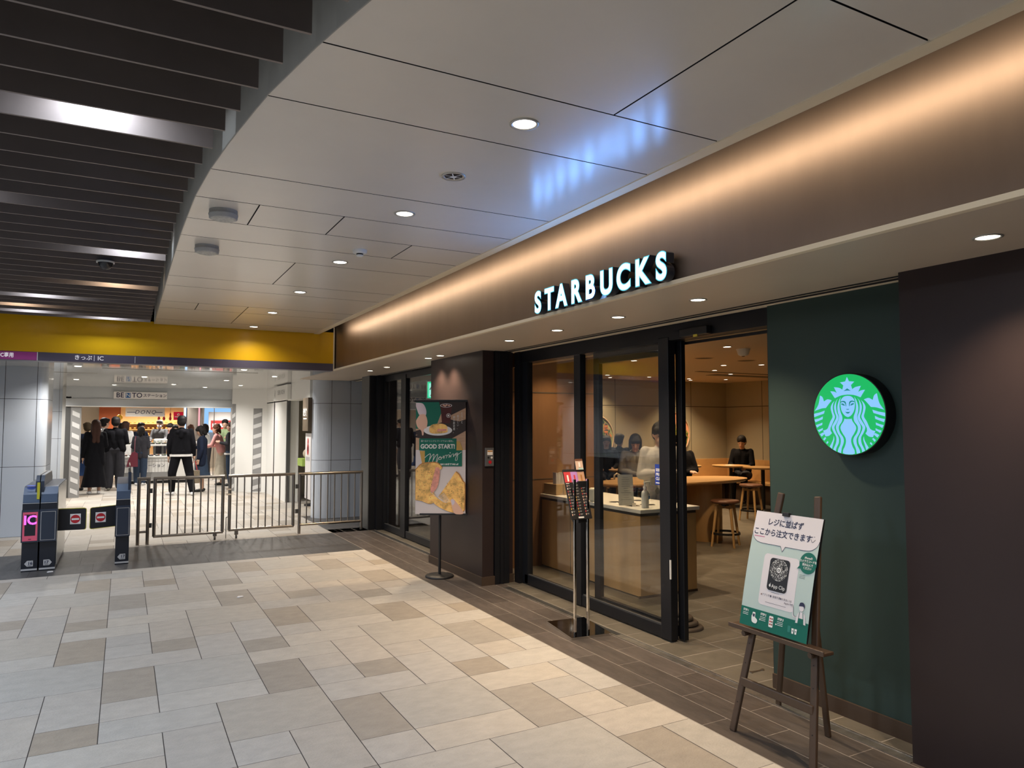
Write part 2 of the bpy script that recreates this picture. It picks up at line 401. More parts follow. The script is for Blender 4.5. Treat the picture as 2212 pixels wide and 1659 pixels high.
# downlights
def downlight(loc, r, label, group, power, col, lens, spot=150, blend=0.9, lit=True):
    t = thing('downlight', label, 'ceiling light', loc, 0, group)
    b = MB(); n = 32
    prof = [(r*1.28, 0.0), (r*1.28, -0.004), (r*1.05, -0.005), (r*1.0, 0.0), (r*0.98, 0.0)]
    rings = [[(q*math.cos(2*PI*k/n), q*math.sin(2*PI*k/n), z) for k in range(n)] for q, z in prof]
    b.ring(rings, m_ringm, True, False); b.build('trim_ring', t, inv=1)
    b = MB(); b.disc(0, 0, r*1.0, lens if lit else m_ringm, z=-0.0015, n=n)
    b.add([], [], m_ringm); b.build('lens', t, inv=1)
    if lit: lamp('lamp_light', 'SPOT', (0, 0, -0.02), power, col, t, size=r*0.8, spot=spot, blend=blend)
    return t
ordn = ['nearest the camera', 'second from the camera', 'third from the camera', 'fourth from the camera', 'fifth from the camera', 'sixth from the camera', 'seventh from the camera', 'eighth from the camera', 'ninth from the camera', 'tenth from the camera']
for i, y in enumerate([2.53, 3.97, 5.41, 6.83, 8.25, 9.56]):
    downlight((1.425, y, ZC), 0.048, 'lit round downlight in the panelled ceiling, %s of the lit row' % ordn[i], 'lit downlights in the panelled ceiling', LW_CEIL, NEUT, m_lens)
for i, y in enumerate((1.1, -0.35, -1.8)): downlight((1.425, y, ZC), 0.048, 'lit round downlight in the panelled ceiling out of view, %s' % ('over the camera', 'just behind the camera', 'farthest behind the camera')[i], 'lit downlights in the panelled ceiling', LW_CEIL, NEUT, m_lens)
for i, y in enumerate([1.58, 3.22, 4.01, 4.81, 5.61, 7.2, 7.55, 9.0, 9.72]):
    downlight((3.005, y, ZS), 0.042, 'lit round downlight in the shopfront soffit, %s' % ordn[i], 'downlights in the soffit', LW_SOFF, WARM2, m_lensw, spot=112, blend=1.0)
# unlit spot
t = thing('downlight', 'unlit round spotlight with grille in the panelled ceiling', 'ceiling light', (1.42, 3.245, ZC))
b = MB(); n = 28
b.ring([[(q*math.cos(2*PI*k/n), q*math.sin(2*PI*k/n), z) for k in range(n)] for q, z in ((0.062, 0), (0.06, -0.006), (0.048, -0.004), (0.044, 0.0))], m_ringm, True, False); b.build('trim_ring', t, inv=1)
b = MB(); b.disc(0, 0, 0.045, m_black2, z=-0.001)
for k in range(6):
    a = k*PI/3; b.line([(0.01*math.cos(a), 0.01*math.sin(a)), (0.042*math.cos(a), 0.042*math.sin(a))], 0.006, m_white, z=-0.004)
b.disc(0, 0, 0.015, m_white, z=-0.005); b.build('spot_grille', t, inv=1)
# speakers
for y, lb in ((4.42, 'drum shaped white ceiling speaker nearer the camera'), (5.36, 'drum shaped white ceiling speaker farther from the camera')):
    t = thing('ceiling_speaker', lb, 'speaker', (0.478, y, ZC), 0, 'ceiling speakers')
    b = MB(); b.lathe([(0.07, -0.05), (0.078, -0.046), (0.078, -0.03), (0.081, -0.03), (0.081, -0.022), (0.078, -0.022), (0.078, 0)], mat('speaker_grey', (0.4, 0.4, 0.39), 0.5, nscale=8, namt=0.2), n=36); b.build('drum', t, inv=1)
    b = MB(); b.lathe([(0.06, -0.054), (0.068, -0.05)], mat('speaker_grille', (0.55, 0.54, 0.5), 0.8, nscale=60, namt=0.3), n=36); b.build('grille', t, inv=1)
t = thing('smoke_detector', 'white smoke detector on the panelled ceiling', 'smoke detector', (1.45, 4.97, ZC))
b = MB(); b.lathe([(0.04, -0.026), (0.05, -0.02), (0.052, 0)], m_white, n=28); b.build('base', t, inv=1)
b = MB(); b.lathe([(0.02, -0.046), (0.026, -0.04), (0.026, -0.036)], m_white, n=24); b.lathe([(0.024, -0.037), (0.024, -0.025)], m_black2, n=24); b.build('sensor', t, inv=1)
t = thing('dome_camera', 'dark dome security camera hanging under the louvres', 'security camera', (-0.155, 6.24, ZC))
b = MB(); b.lathe([(0.062, -0.012), (0.062, 0.0)], m_white, n=28); b.build('ring', t, inv=1)
b = MB(); b.lathe([(0.006, -0.062), (0.03, -0.055), (0.047, -0.036), (0.054, -0.012)], mat('smoked_dome', (0.02, 0.02, 0.025), 0.08), n=28); b.build('dome', t, inv=1)
# lamps behind the louvres
k = 0
for (gi, x, col, pw) in ((4.5, -0.14, COOL, 1.2), (10.5, -1.0, COOL, 1), (15.5, 0.0, COOL, 0.8), (21.5, -0.1, WARM2, 0.6), (25.5, -0.75, COOL, 0.8), (28.5, -1.0, WARM2, 0.6), (30.5, -0.95, COOL, .8), (31.5, -0.2, COOL, .8)):
    y = 2.258+0.2342*gi; k += 1
    t = thing('louvre_lamp', 'recessed lamp above the louvres lighting one gap, %s' % ordn[k-1], 'ceiling light', (x, y, ZC+0.17), 0, 'lamps above the louvres')
    b = MB(); b.box((-0.16, -0.04, 0), (0.16, 0.04, 0.05), m_white); b.box((-0.15, -0.035, -0.004), (0.15, 0.035, 0), m_lens); b.build('lamp_body', t, inv=1)
    lamp('lamp_light', 'AREA', (0, 0, -0.012), LW_LOUV*pw, col, t, size=0.14, sx=0.06)
for hi, (x, y) in enumerate(((-2.2, 0.5), (-2.2, 3.44), (-3.2, 6.0), (-2.4, 8.1), (-0.8, 0.5), (-4.5, 3.44), (-4.5, 8.1))):
    gi = round((y-2.258)/0.2342-0.5)+0.5
    t = thing('louvre_lamp', 'cool lamp set between the louvres left of the view, %s' % ordn[hi], 'ceiling light', (x, 2.258+0.2342*gi, ZC+0.04), 0, 'lamps above the louvres')
    b = MB(); b.box((-0.21, -0.06, 0), (0.21, 0.06, 0.06), m_white); b.box((-0.2, -0.05, -0.004), (0.2, 0.05, 0), m_lens); b.build('lamp_body', t, inv=1)
    lamp('lamp_light', 'AREA', (0, 0, -0.01), LW_HALL*.8, COOL, t, size=0.4, sx=0.1)
# ------------------------------------------------------------------ SHOP FRONT WALLS
c = MB(); c.box((3.33, -3.5, 0.0), (3.62, 2.17, ZS), m_maroon)
struct(c, 'wall_right', 'dark maroon metal clad wall at the right')
c = MB(); c.box((3.53, 2.17, 0.0), (3.80, 3.17, ZS+.05), m_green)
struct(c, 'wall_green', 'dark green wall beside the cafe entrance')
c = MB(); c.box((3.515, 2.17, 0), (3.535, 3.17, 0.085), m_brownbase); struct(c, 'baseboard_right', 'brown skirting under the green wall')
c = MB(); c.box((3.165, 6.48, 0), (3.29, 7.86, ZS), m_maroon); c.box((3.29, 6.50, 0), (3.52, 7.86, ZS), m_maroon)
c.box((3.152, 6.467, 0), (3.30, 7.87, 0.085), m_brownbase); c.box((3.47, 6.49, 0), (3.53, 6.5, 0.085), m_brownbase)
for a, b_ in ((3.30, 3.355), (3.36, 3.40), (3.405, 3.465)): c.box((a, 6.465 if a < 3.4 else 6.47, 0), (b_, 6.52, ZS), m_black)
struct(c, 'wall_pillar', 'dark maroon pillar between the two glazed fronts')
# fixed glazed screen and door
c = MB()
zg0, zg1 = 0.108, 2.222
XD = 3.58
c.box((XD, 5.37, 0.012), (XD+.05, 6.36, 0.10), m_black, bev=.003); c.box((XD-.005, 4.19, 0.012), (XD+.05, 5.36, 0.10), m_black, bev=.003)
c.box((XD+.008, 4.2, 0.10), (XD+.02, 6.34, 0.108), m_grille); c.box((XD+.03, 4.2, 0.10), (XD+.042, 6.34, 0.106), m_black)
c.box((XD, 6.30, 0.012), (XD+.06, 6.5, ZS), m_black); c.box((3.54, 6.4, 0.0), (XD+.06, 6.5, ZS), m_black)
c.box((XD-.012, 5.33, 0.012), (XD+.05, 5.43, zg1), m_black, bev=.003)
c.box((XD-.012, 4.15, 0.012), (XD+.055, 4.265, zg1+.03), m_black, bev=.004)
c.box((XD-.014, 4.149, 0.46), (XD-.004, 4.158, 0.6), m_white)
struct(c, 'door_1', 'black framed fixed glass screen of the cafe entrance')
g = MB(); g.box((XD+.022, 4.26, zg0-.02), (XD+.030, 6.31, zg1+.01), m_glass); struct(g, 'window_1', 'glass of the fixed entrance screen')
c = MB()
c.box((3.66, 4.11, 0.012), (3.70, 4.175, zg1+.01), m_black, bev=.003); c.box((3.66, 5.17, 0.03), (3.70, 5.255, zg1+.01), m_black, bev=.003)
c.box((3.66, 4.17, 0.03), (3.70, 5.2, 0.11), m_black, bev=.003); c.box((3.66, 4.17, 2.13), (3.70, 5.2, 2.22), m_black)
struct(c, 'door_2', 'black framed sliding glass leaf slid open behind the screen')
g = MB(); g.box((3.676, 4.17, 0.1), (3.684, 5.19, 2.14), m_glass); struct(g, 'window_2', 'glass of the sliding leaf')
c = MB(); c.box((XD-.005, 3.17, 2.225), (XD+.12, 6.5, ZS+.05), m_black); c.box((XD+.14, 3.17, 2.20), (XD+.155, 4.2, 2.24), m_black2)
c.box((XD+.12, 3.17, 2.22), (XD+.14, 6.5, 2.28), m_wood); c.box((XD+.155, 3.17, 2.22), (XD+.2, 7.0, 2.56), m_wood)
c.box((3.56, 3.165, 0), (3.60, 3.20, ZS), m_black)
struct(c, 'trim_6', 'black door header box over the cafe entrance')
t = thing('door_sensor', 'black motion sensor box with yellow tag on the door header', 'door sensor', (XD-.03, 3.83, 2.245))
b = MB(); b.box((XD-.055, 3.70, 2.228), (XD-.007, 3.98, 2.285), m_black2, bev=.006); b.build('sensor_body', t)
b = MB(); b.box((XD-.057, 3.79, 2.215), (XD-.05, 3.83, 2.232), mat('yellow_tag', (0.6, 0.5, 0.05), .5)); b.build('yellow_tag', t)
# blue club sticker on the glass
t = thing('window_sticker', 'navy blue SEIBU PRINCE CLUB sticker on the entrance glass', 'sticker', (XD, 4.33, 1.2))
Mx = frame((XD+.0215, 4.31, 1.215), (0, -1, 0), (0, 0, 1))
b = MB(); m_st = mat('sticker_blue', (0.02, 0.05, 0.30), .4); b.rect(-.045, -.078, .045, .078, m_st, Mx, z=0.0, thick=.0006)
for i, s_ in enumerate(('SEIBU', 'PRINCE', 'CLUB')): b.text(s_, .03, m_wink, Mx, z=.001, x=-.034, y=.034-.033*i, align='LEFT', off=.0006)
b.rect(-.034, -.067, .036, -.060, m_wink, Mx, z=.001); b.rect(.012, .066, .038, .069, m_wink, Mx, z=.001)
b.build('sticker_sheet', t)
# far glazing: screens between the pillar and the far post
c = MB(); XG = 3.50
c.box((XG, 7.86, 0.012), (XG+.05, 10.8, 0.10), m_black2 if 0 else m_black, bev=.003); c.box((XG+.008, 7.9, 0.10), (XG+.02, 10.7, 0.106), m_grille)
for ya, yb in ((8.42, 8.66), (9.62, 9.86), (10.55, 10.85)): c.box((XG-.01, ya, 0.012), (XG+.05, yb-.05, ZS-.04), m_black)
c.box((XG, 7.86, 2.25), (XG+.06, 10.85, ZS+.05), m_black)
c.box((3.30, 10.72, 0), (3.40, 11.1, ZS), m_grille); c.box((3.305, 10.70, 0), (3.56, 11.09, ZS), m_black); c.box((3.40, 10.6, 0), (3.50, 10.72, ZS), m_black)
struct(c, 'door_3', 'black framed glass front beyond the pillar')
g = MB(); g.box((XG+.022, 7.86, 0.1), (XG+.03, 10.6, 2.26), m_glass); struct(g, 'window_3', 'glass of the front beyond the pillar')
# call panel on pillar side
t = thing('intercom_panel', 'small grey key and intercom panel on the pillar side', 'control panel', (3.24, 6.46, 1.27))
Mx = frame((3.24, 6.4615, 1.27), (1, 0, 0), (0, 0, 1))
b = MB(); b.box((3.19, 6.462, 1.178), (3.285, 6.483, 1.362), mat('panel_grey', (0.16, 0.16, 0.17), .4, metal=.5), bev=.003); b.build('face_plate', t)
b = MB(); b.rect(-.03, .02, .03, .07, m_paper, Mx, z=.001); b.rect(-.028, .052, .028, .066, mat('tag_orange', (.5, .25, .08), .5), Mx, z=.002)
b.disc(-.018, -.005, .01, m_black2, Mx, z=.002); b.disc(.018, -.005, .011, m_white, Mx, z=.002); b.build('display', t)
b = MB(); b.disc(0, -.05, .017, m_red, Mx, z=.004, thick=.004); b.build('red_button', t)

# ------------------------------------------------------------------ ILLUMINATED LETTERS
st = thing('illuminated_lettering', 'glowing white STARBUCKS channel letters on the bronze fascia', 'shop sign', (2.50, 3.62, 2.44))
Mx = frame((2.488, 3.588, 2.4315), (0, -1, 0), (0, 0, 1))
m_lf = emat('letter_cyan_glow', (0.13, 0.62, 0.80), 1.3); m_lw = emat('letter_white_glow', (0.16, 0.40, 1.0), 32.0); m_ls = mat('letter_return', (0.02, 0.025, 0.04), .4)
word = 'STARBUCKS'; advs = [0, .131, .262, .412, .552, .700, .852, .995, 1.150]
HL = .198
for i, ch in enumerate(word):
    x = -.640+ [0, .142, .285, .446, .596, .756, .912, 1.068, 1.222][i]*1.055
    b = MB()
    b.text(ch, HL, m_ls, Mx, z=-.026, x=x, y=-.0015, off=.0115, extr=.026, sx=.92, res=8)
    b.text(ch, HL, m_lf, Mx, z=.0015, x=x, y=-.0015, off=.011, sx=.92, res=8)
    b.text(ch, HL, m_lw, Mx, z=.0022, x=x, y=-.0015, off=.0045, sx=.92, res=8)
    b.build('letter_'+ch.lower(), st)

# ------------------------------------------------------------------ ROUND LOGO SIGN
lg = thing('round_logo_sign', 'round green backlit sign with the crowned twin tailed mermaid on the green wall', 'shop sign', (3.49, 2.555, 1.653))
Mx = frame((3.449, 2.555, 1.653), (0, -1, 0), (0, 0, 1))
RL = .218
b = MB(); b.lathe([(RL+.004, -.078), (RL+.006, -.002), (RL+.004, .0015), (RL-.002, .0015), (RL-.002, -.003)], m_black2, n=72, M=Mx); b.build('rim', lg)
b = MB(); b.disc(0, 0, RL, emat('logo_green_glow', (0.0, 0.42, 0.10), 1.15), Mx, z=.002, n=72); b.build('lit_face', lg)
m_em = emat('logo_pale_glow', (0.25, 0.55, 0.98), 1.05); m_gi = emat('logo_line_green', (0.0, 0.24, 0.22), 1.0)
def lp(p):
    x, y = p[0]/574.0, -(p[1]-839)/691.0; r = math.hypot(x, y)
    if r > .992: x, y = x*.992/r, y*.992/r
    return (x*RL, y*RL)
b = MB()
def both(pts, mt, z):
    for sgn in (-1, 1): b.poly([(sgn*q[0], q[1]) for q in map(lp, pts)], mt, Mx, z=z)
def sm(pts, k=4):
    """smooth open polyline"""
    out = []
    for i in range(len(pts)-1):
        p0 = pts[max(i-1, 0)]; p1 = pts[i]; p2 = pts[i+1]; p3 = pts[min(i+2, len(pts)-1)]
        for j in range(k):
            t_ = j/k; out.append(tuple(0.5*((2*p1[a])+(-p0[a]+p2[a])*t_+(2*p0[a]-5*p1[a]+4*p2[a]-p3[a])*t_*t_+(-p0[a]+3*p1[a]-3*p2[a]+p3[a])*t_**3) for a in (0, 1)))
    return out+[pts[-1]]
both([(0, 195), (30, 273), (115, 284), (62, 340), (80, 412)]+sm([(80, 412), (130, 378), (217, 362)])+[(172, 465)]+sm([(172, 465), (215, 440), (280, 430)])+[(207, 555)]+sm([(207, 555), (105, 512), (0, 500)]), m_em, .003)
both([(0, 393), (60, 440), (28, 433), (0, 431)], m_gi, .0036)
both(sm([(0, 522), (50, 530), (92, 565), (113, 620), (114, 700), (100, 775), (70, 835), (35, 872), (0, 887)]), m_em, .003)
both(sm([(112, 618), (78, 606), (45, 612), (25, 640), (22, 700)])+sm([(30, 700), (40, 655), (60, 632), (85, 626), (110, 640)]), m_gi, .0036)
both(sm([(108, 656), (72, 652), (38, 690)])+sm([(40, 690), (72, 684), (104, 664)]), m_gi, .0037)
both([(24, 745), (0, 749), (0, 760), (14, 760)], m_gi, .0036); both(sm([(42, 790), (20, 800), (0, 798)])+sm([(0, 826), (20, 820), (42, 790)]), m_gi, .0036)
both([(0, 920), (40, 920), (57, 912)]+sm([(57, 912), (72, 960), (118, 1035), (124, 1090), (92, 1165), (50, 1240), (42, 1310), (62, 1390), (90, 1450), (96, 1508)])+[(60, 1530), (0, 1532)], m_em, .003)
def band(outer, inner): both(sm(outer)+list(reversed(sm(inner))), m_em, .003)
band([(107, 540), (140, 600), (167, 700), (163, 800), (145, 880), (165, 960), (200, 1050), (180, 1150), (130, 1250), (132, 1350), (170, 1440), (180, 1500)],
     [(107, 540), (122, 600), (133, 700), (118, 800), (92, 880), (100, 960), (152, 1050), (138, 1150), (84, 1240), (78, 1320), (112, 1420), (128, 1520)])
band([(152, 560), (190, 610), (222, 700), (212, 800), (190, 890), (232, 980), (268, 1060), (240, 1150), (200, 1230), (205, 1330), (250, 1440), (262, 1500)],
     [(152, 560), (180, 610), (190, 700), (180, 800), (152, 890), (182, 980), (225, 1060), (200, 1150), (160, 1240), (160, 1330), (200, 1420), (215, 1500)])
band([(212, 600), (255, 650), (280, 720), (268, 800), (252, 880), (292, 960), (322, 1040)], [(212, 600), (235, 650), (245, 720), (235, 800), (212, 880), (240, 960), (290, 1070)])
both([(322, 1040)]+sm([(340, 1085), (375, 1110), (418, 1120)])+[(400, 1170), (380, 1222)]+sm([(380, 1222), (320, 1212), (268, 1165)])+sm([(268, 1165), (292, 1120), (290, 1070)]), m_em, .003)
band([(242, 1208), (250, 1270), (280, 1340), (312, 1400)], [(242, 1208), (232, 1270), (250, 1340), (275, 1440)])
both([(457, 497)]+sm([(457, 497), (415, 530), (392, 607)])+sm([(392, 607), (330, 570), (258, 592)])+sm([(258, 592), (300, 640), (362, 722)])+sm([(362, 722), (440, 730), (558, 772)])+sm([(558, 772), (490, 660), (457, 497)]), m_em, .003)
for q in ([(574, 822), (470, 800), (382, 768), (398, 822), (480, 850), (574, 882)], [(568, 926), (480, 905), (417, 870), (422, 920), (480, 945), (548, 975)], [(542, 1024), (480, 1005), (427, 980), (432, 1022), (480, 1040), (522, 1070)],
          [(512, 1115), (460, 1095), (422, 1075), (424, 1110), (460, 1130), (487, 1150)], [(475, 1185), (412, 1152), (397, 1182), (447, 1230)], [(422, 1272), (387, 1235), (367, 1252), (402, 1300)], [(370, 1335), (345, 1305), (330, 1325), (357, 1357)]):
    both(q, m_em, .003)
b.build('mermaid_emblem', lg)

# ------------------------------------------------------------------ YELLOW GATE SIGN
yt = thing('gate_sign_beam', 'yellow overhead sign beam with a grey purple text strip above the gates', 'sign', (0, 9.93, 2.33))
b = MB(); b.box((-4.5, 9.905, 2.435), (XF-.02, 10.1, ZC+.03), m_yellow); b.build('yellow_panel', yt)
b = MB(); b.box((-4.5, 9.90, 2.335), (XF-.02, 10.1, 2.434), m_purple)
Mx = frame((0, 9.898, 2.385), (1, 0, 0), (0, 0, 1))
b.rect(-4.4, -.046, -.905, .046, m_magenta, Mx, z=0.001)
b.rect(-.905, -.049, -.897, .049, m_wink, Mx, z=.002); b.rect(.098, -.04, .104, .04, m_wink, Mx, z=.002)
m_sl = emat('sign_text_glow', (.8, .78, .85), .8)
b.text('IC専用', .060, m_sl, Mx, z=.002, x=-1.265, off=.0008, align='LEFT', sx=.78); b.text('きっぷ', .062, m_sl, Mx, z=.002, x=-.445, off=.0006); b.rect(-.334, -.034, -.330, .034, m_sl, Mx, z=.002); b.text('IC', .07, m_sl, Mx, z=.002, x=-.265, off=.0006)
b.build('text_strip', yt)
b = MB(); b.box((XF-.03, 9.89, 2.335), (XF-.015, 9.905, ZC+.1), m_cream); b.box((-4.5, 9.93, ZC-.01), (XC, 9.94, ZC+.0), m_cream); b.build('end_trim', yt)

# ------------------------------------------------------------------ HALL BEYOND: ceiling, columns, walls
c = MB()
c.box((-9, 10.1, 2.43), (6, 34, 2.5), mat('gloss_white_ceiling', (0.62, 0.62, 0.6), 0.05, spec=.6))
for q in ((-.3, 12.2, 1.9, 12.26), (.5, 11.2, 2.2, 11.24), (-1.0, 13.5, -.4, 13.54)): c.box((q[0], q[1], 2.427), (q[2], q[3], 2.43), m_lip)
c.box((-9, 10.1, 2.5), (-8.9, 34, 3.3), m_void); c.box((-9, 10.1, 2.5), (6, 10.12, 3.3), m_void)
struct(c, 'ceiling', 'glossy white ceiling beyond the gates')
def column(name, x0, x1, y0, y1, rad, corner, label, joints, vj):
    b = MB(); pts = []
    def arc(cx, cy, a0): return [(cx+rad*math.cos(a0+PI/2*k/10), cy+rad*math.sin(a0+PI/2*k/10)) for k in range(11)]
    if corner == 'R': P = [(x0, y1), (x0, y0)]+arc(x1-rad, y0+rad, -PI/2)+arc(x1-rad, y1-rad, 0)
    else: P = arc(x0+rad, y0+rad, PI)+[(x1, y0), (x1, y1)]+[]
    for (za, zb) in zip(joints, joints[1:]): b.ring([[(p[0], p[1], za+.003) for p in P], [(p[0], p[1], zb-.003) for p in P]], m_gwhite, False, True)
    Q = [((p[0]-(x0+x1)/2)*.99+(x0+x1)/2, (p[1]-(y0+y1)/2)*.99+(y0+y1)/2) for p in P]
    b.ring([[(p[0], p[1], joints[0]) for p in Q], [(p[0], p[1], joints[-1]) for p in Q]], m_gap, False, True)
    for x in vj: b.box((x-.003, y0-.001, 0), (x+.003, y0+.004, joints[-1]), m_gap)
    return struct(b, name, label)
column('wall_left_column', -2.6, -.985, 12.4, 13.4, .12, 'R', 'pale panelled column left of the ticket gates', [0, .99, 1.96, 2.44], (-1.50, -1.115))
column('wall_right_column', 2.86, 4.4, 12.3, 13.2, .26, 'L', 'pale panelled column right of the gates', [0, .985, 1.955, 2.44], (3.13, 3.46))
column('wall_far_column', -1.85, -1.12, 20.4, 21.2, .08, 'R', 'white column behind the left column', [0, 1.25, 1.9, 2.44], (-1.38,))
# right side wall with a doorway
c = MB(); XR = 2.96
c.box((XR, 13.2, 2.08), (3.2, 18.0, 2.44), m_white); c.box((XR, 15.25, 0), (3.2, 18.0, 2.1), m_white)
c.box((XR-.01, 15.19, 0), (XR+.06, 15.25, 2.09), m_grille)
c.box((XR+.9, 13.2, 0), (XR+1.0, 18, 2.44), mat('cream_wall', (.62, .56, .46), .5)); c.box((XR, 16.6, 0), (XR+1, 16.7, 2.4), MATS['cream_wall'])
struct(c, 'wall_side', 'white side wall with a doorway beyond the right column')
# hoarding
c = MB(); HY = 18.25
P = [(2.27, HY), (2.27, HY+.25), (XR+.05, 18.1), (XR+.05, 17.6)]
c.ring([[(p[0], p[1], 0) for p in P], [(p[0], p[1], 2.44) for p in P]], m_white, False, True)
Mh = frame((2.27, HY, 0), (XR+.05-2.27, 17.6-HY, 0), (0, 0, 1))
struct(c, 'wall_hoarding', 'white temporary hoarding')
m_tape = mat('grey_tape', (.25, .25, .25), .5); m_tape2 = mat('pale_tape', (.6, .6, .6), .5)
def stripes(name, label, x0, x1, zt, M):
    b = MB(); b.rect(x0, 0.02, x1, zt, m_tape, M, z=.003, thick=.002)
    z = .05; k = 0
    while z < zt-.2:
        b.poly([(x0+.01, z), (x1-.01, z+.06), (x1-.01, z+.15), (x0+.01, z+.09)], m_tape2, M, z=.006); z += .24
    tag(b.build(name), label, 'warning tape', 'striped tapes on the hoarding')
stripes('warning_tape', 'grey striped warning tape at the left edge of the white hoarding', .0, .10, 2.08, Mh)
stripes('warning_tape', 'grey striped warning tape in the middle of the white hoarding', .57, .80, 1.97, Mh)
# sign box on side wall
t = thing('wall_sign', 'backlit white SEIBU sign with thin emblem over the side doorway', 'sign', (XR-.06, 15.6, 2.25))
Mx = frame((XR-.085, 15.6, 2.26), (0, -1, 0), (0, 0, 1))
b = MB(); b.box((XR-.08, 14.85, 2.10), (XR, 16.35, 2.41), m_white, bev=.01); b.build('sign_box', t)
b = MB(); b.text('SEIBU KICHI', .13, m_tape, Mx, z=.002, x=.13, sx=1.1)
b.build('sign_lettering', t); b = MB(); b.line([(-.6, .09), (-.52, -.09)], .012, m_tape, Mx, z=.002); b.line([(-.5, .07), (-.62, -.03), (-.56, -.05)], .01, m_tape, Mx, z=.002); b.line([(-.6, -.08), (-.5, .02)], .008, m_tape, Mx, z=.002)
b.build('sign_emblem', t)
# plaque + poster on the right column (on its left face)
def on_left(x, y, z): return frame((x, y, z), (0, -1, 0), (0, 0, 1))
t = thing('shop_plaque', 'dark brown vertical plaque with white characters on the right column', 'sign', (2.84, 12.75, 1.77))
b = MB(); b.box((2.79, 12.56, 1.48), (2.86, 12.98, 2.06), mat('plaque_brown', (.13, .10, .07), .45, nscale=6, namt=.2), bev=.004); b.build('plaque_board', t)
Mx = on_left(2.788, 12.77, 1.77)
b = MB(); b.text('越後', .15, m_wink, Mx, z=.002, x=0, y=.03, sx=1.1, off=.003); b.build('plaque_lettering', t); b = MB(); b.rect(-.13, -.085, .13, -.065, m_wink, Mx, z=.002); b.build('plaque_line', t)
t = thing('wall_poster', 'white framed poster with a red figure on the right column', 'poster', (2.84, 12.75, 1.0))
b = MB(); b.box((2.846, 12.56, .3), (2.862, 12.98, 1.44), m_paper); b.build('poster_board', t)
Mx = on_left(2.845, 12.77, 1.1)
b = MB(); m_rd = mat('poster_red', (.5, .03, .03), .5); b.disc(0, .2, .045, m_rd, Mx, z=.002, ry=.06); b.disc(0, .06, .07, m_rd, Mx, z=.002, ry=.1); b.disc(0, .07, .035, m_maroon, Mx, z=.003, ry=.04)
for x in (-.1, 0, .1): b.rect(x-.014, -.14, x+.014, -.07, m_ink, Mx, z=.002)
b.build('poster_print', t)
t = thing('counter_stool', 'pale green topped stand inside the side doorway', 'stand', (3.25, 14.4, 0))
b = MB(); b.box((3.05, 14.2, .78), (3.5, 14.6, .93), mat('pale_green', (.35, .5, .1), .5), bev=.01); b.build('green_top', t)
b = MB(); b.tube([(3.3, 14.4, .01), (3.3, 14.4, .8)], .03, m_black2); b.lathe([(.15, 0), (.15, .03)], m_black2, (3.3, 14.4, 0)); b.build('post', t)
b = MB(); b.sphere((3.2, 14.4, 1.02), (.09, .09, .1), mat('beige_bundle', (.6, .5, .4), .7, nscale=20, namt=.2)); tag(b.build('beige_bag'), 'small beige bag on the pale green stand', 'bag')

# bento shop header
c = MB(); HB = 18.35
c.box((-1.12, HB, 2.16), (2.29, HB+.3, 2.44), mat('header_grey', (.5, .53, .56), .4)); c.box((-1.12, HB-.02, 2.0), (2.29, HB+.28, 2.165), mat('header_sheet', (.45, .47, .49), .5, bump=.1, bscale=4)); 
c.box((-1.12, HB-.06, 1.985), (2.29, HB+.3, 2.0), m_white); c.box((-1.12, HB, 0), (-1.02, HB+.3, 2.2), m_grille)
struct(c, 'wall_back', 'grey header wall over the bento shop opening')
t = thing('bento_sign', 'white board reading BENTO in navy over the shop opening', 'sign', (.32, HB-.05, 2.25))
Mx = frame((.32, HB-.062, 2.245), (1, 0, 0), (0, 0, 1))
b = MB(); b.box((-.215, HB-.06, 2.17), (.86, HB, 2.325), m_paper, bev=.003); b.build('sign_board', t)
b = MB(); b.text('BE', .155, m_ink, Mx, z=.002, x=-.41, off=.002, sx=.95); b.rect(-.30, -.055, -.20, .055, mat('logo_blue', (.02, .12, .35), .5), Mx, z=.002); b.text('N', .12, m_wink, Mx, z=.004, x=-.25); b.text('TO', .155, m_ink, Mx, z=.002, x=-.07, off=.002, sx=.95)
b.build('roman_lettering', t); b = MB(); b.text('ステーション', .085, m_ink, Mx, z=.002, x=.29, off=.001, sx=.95); b.build('sign_lettering', t)
# striped tape column at left of the opening
b = MB(); Mx = frame((-1.02, HB-.01, 0), (1, 0, 0), (0, 0, 1)); b.rect(0, 0, .2, 1.98, m_tape, Mx, z=.004, thick=.003)
for i in range(8): z = .05+.24*i; b.poly([(.03, z+.07), (.17, z), (.17, z+.1), (.03, z+.17)], m_tape2, Mx, z=.008)
tag(b.build('warning_tape'), 'grey striped warning tape at the left jamb of the bento shop', 'warning tape')
# far hall lamps
for i, (x, y) in enumerate([(-.6, 12.0), (1.6, 11.6), (2.3, 13.0), (.3, 14.2), (1.7, 14.6), (-.8, 15.6), (.9, 16.6), (2.2, 16.4), (-.2, 17.4), (1.6, 17.6)]):
    downlight((x, y, 2.428), .05, 'lit downlight in the glossy white ceiling, %s' % ordn[i], 'downlights beyond the gates', LW_FAR*1.3, NEUT, m_lens)
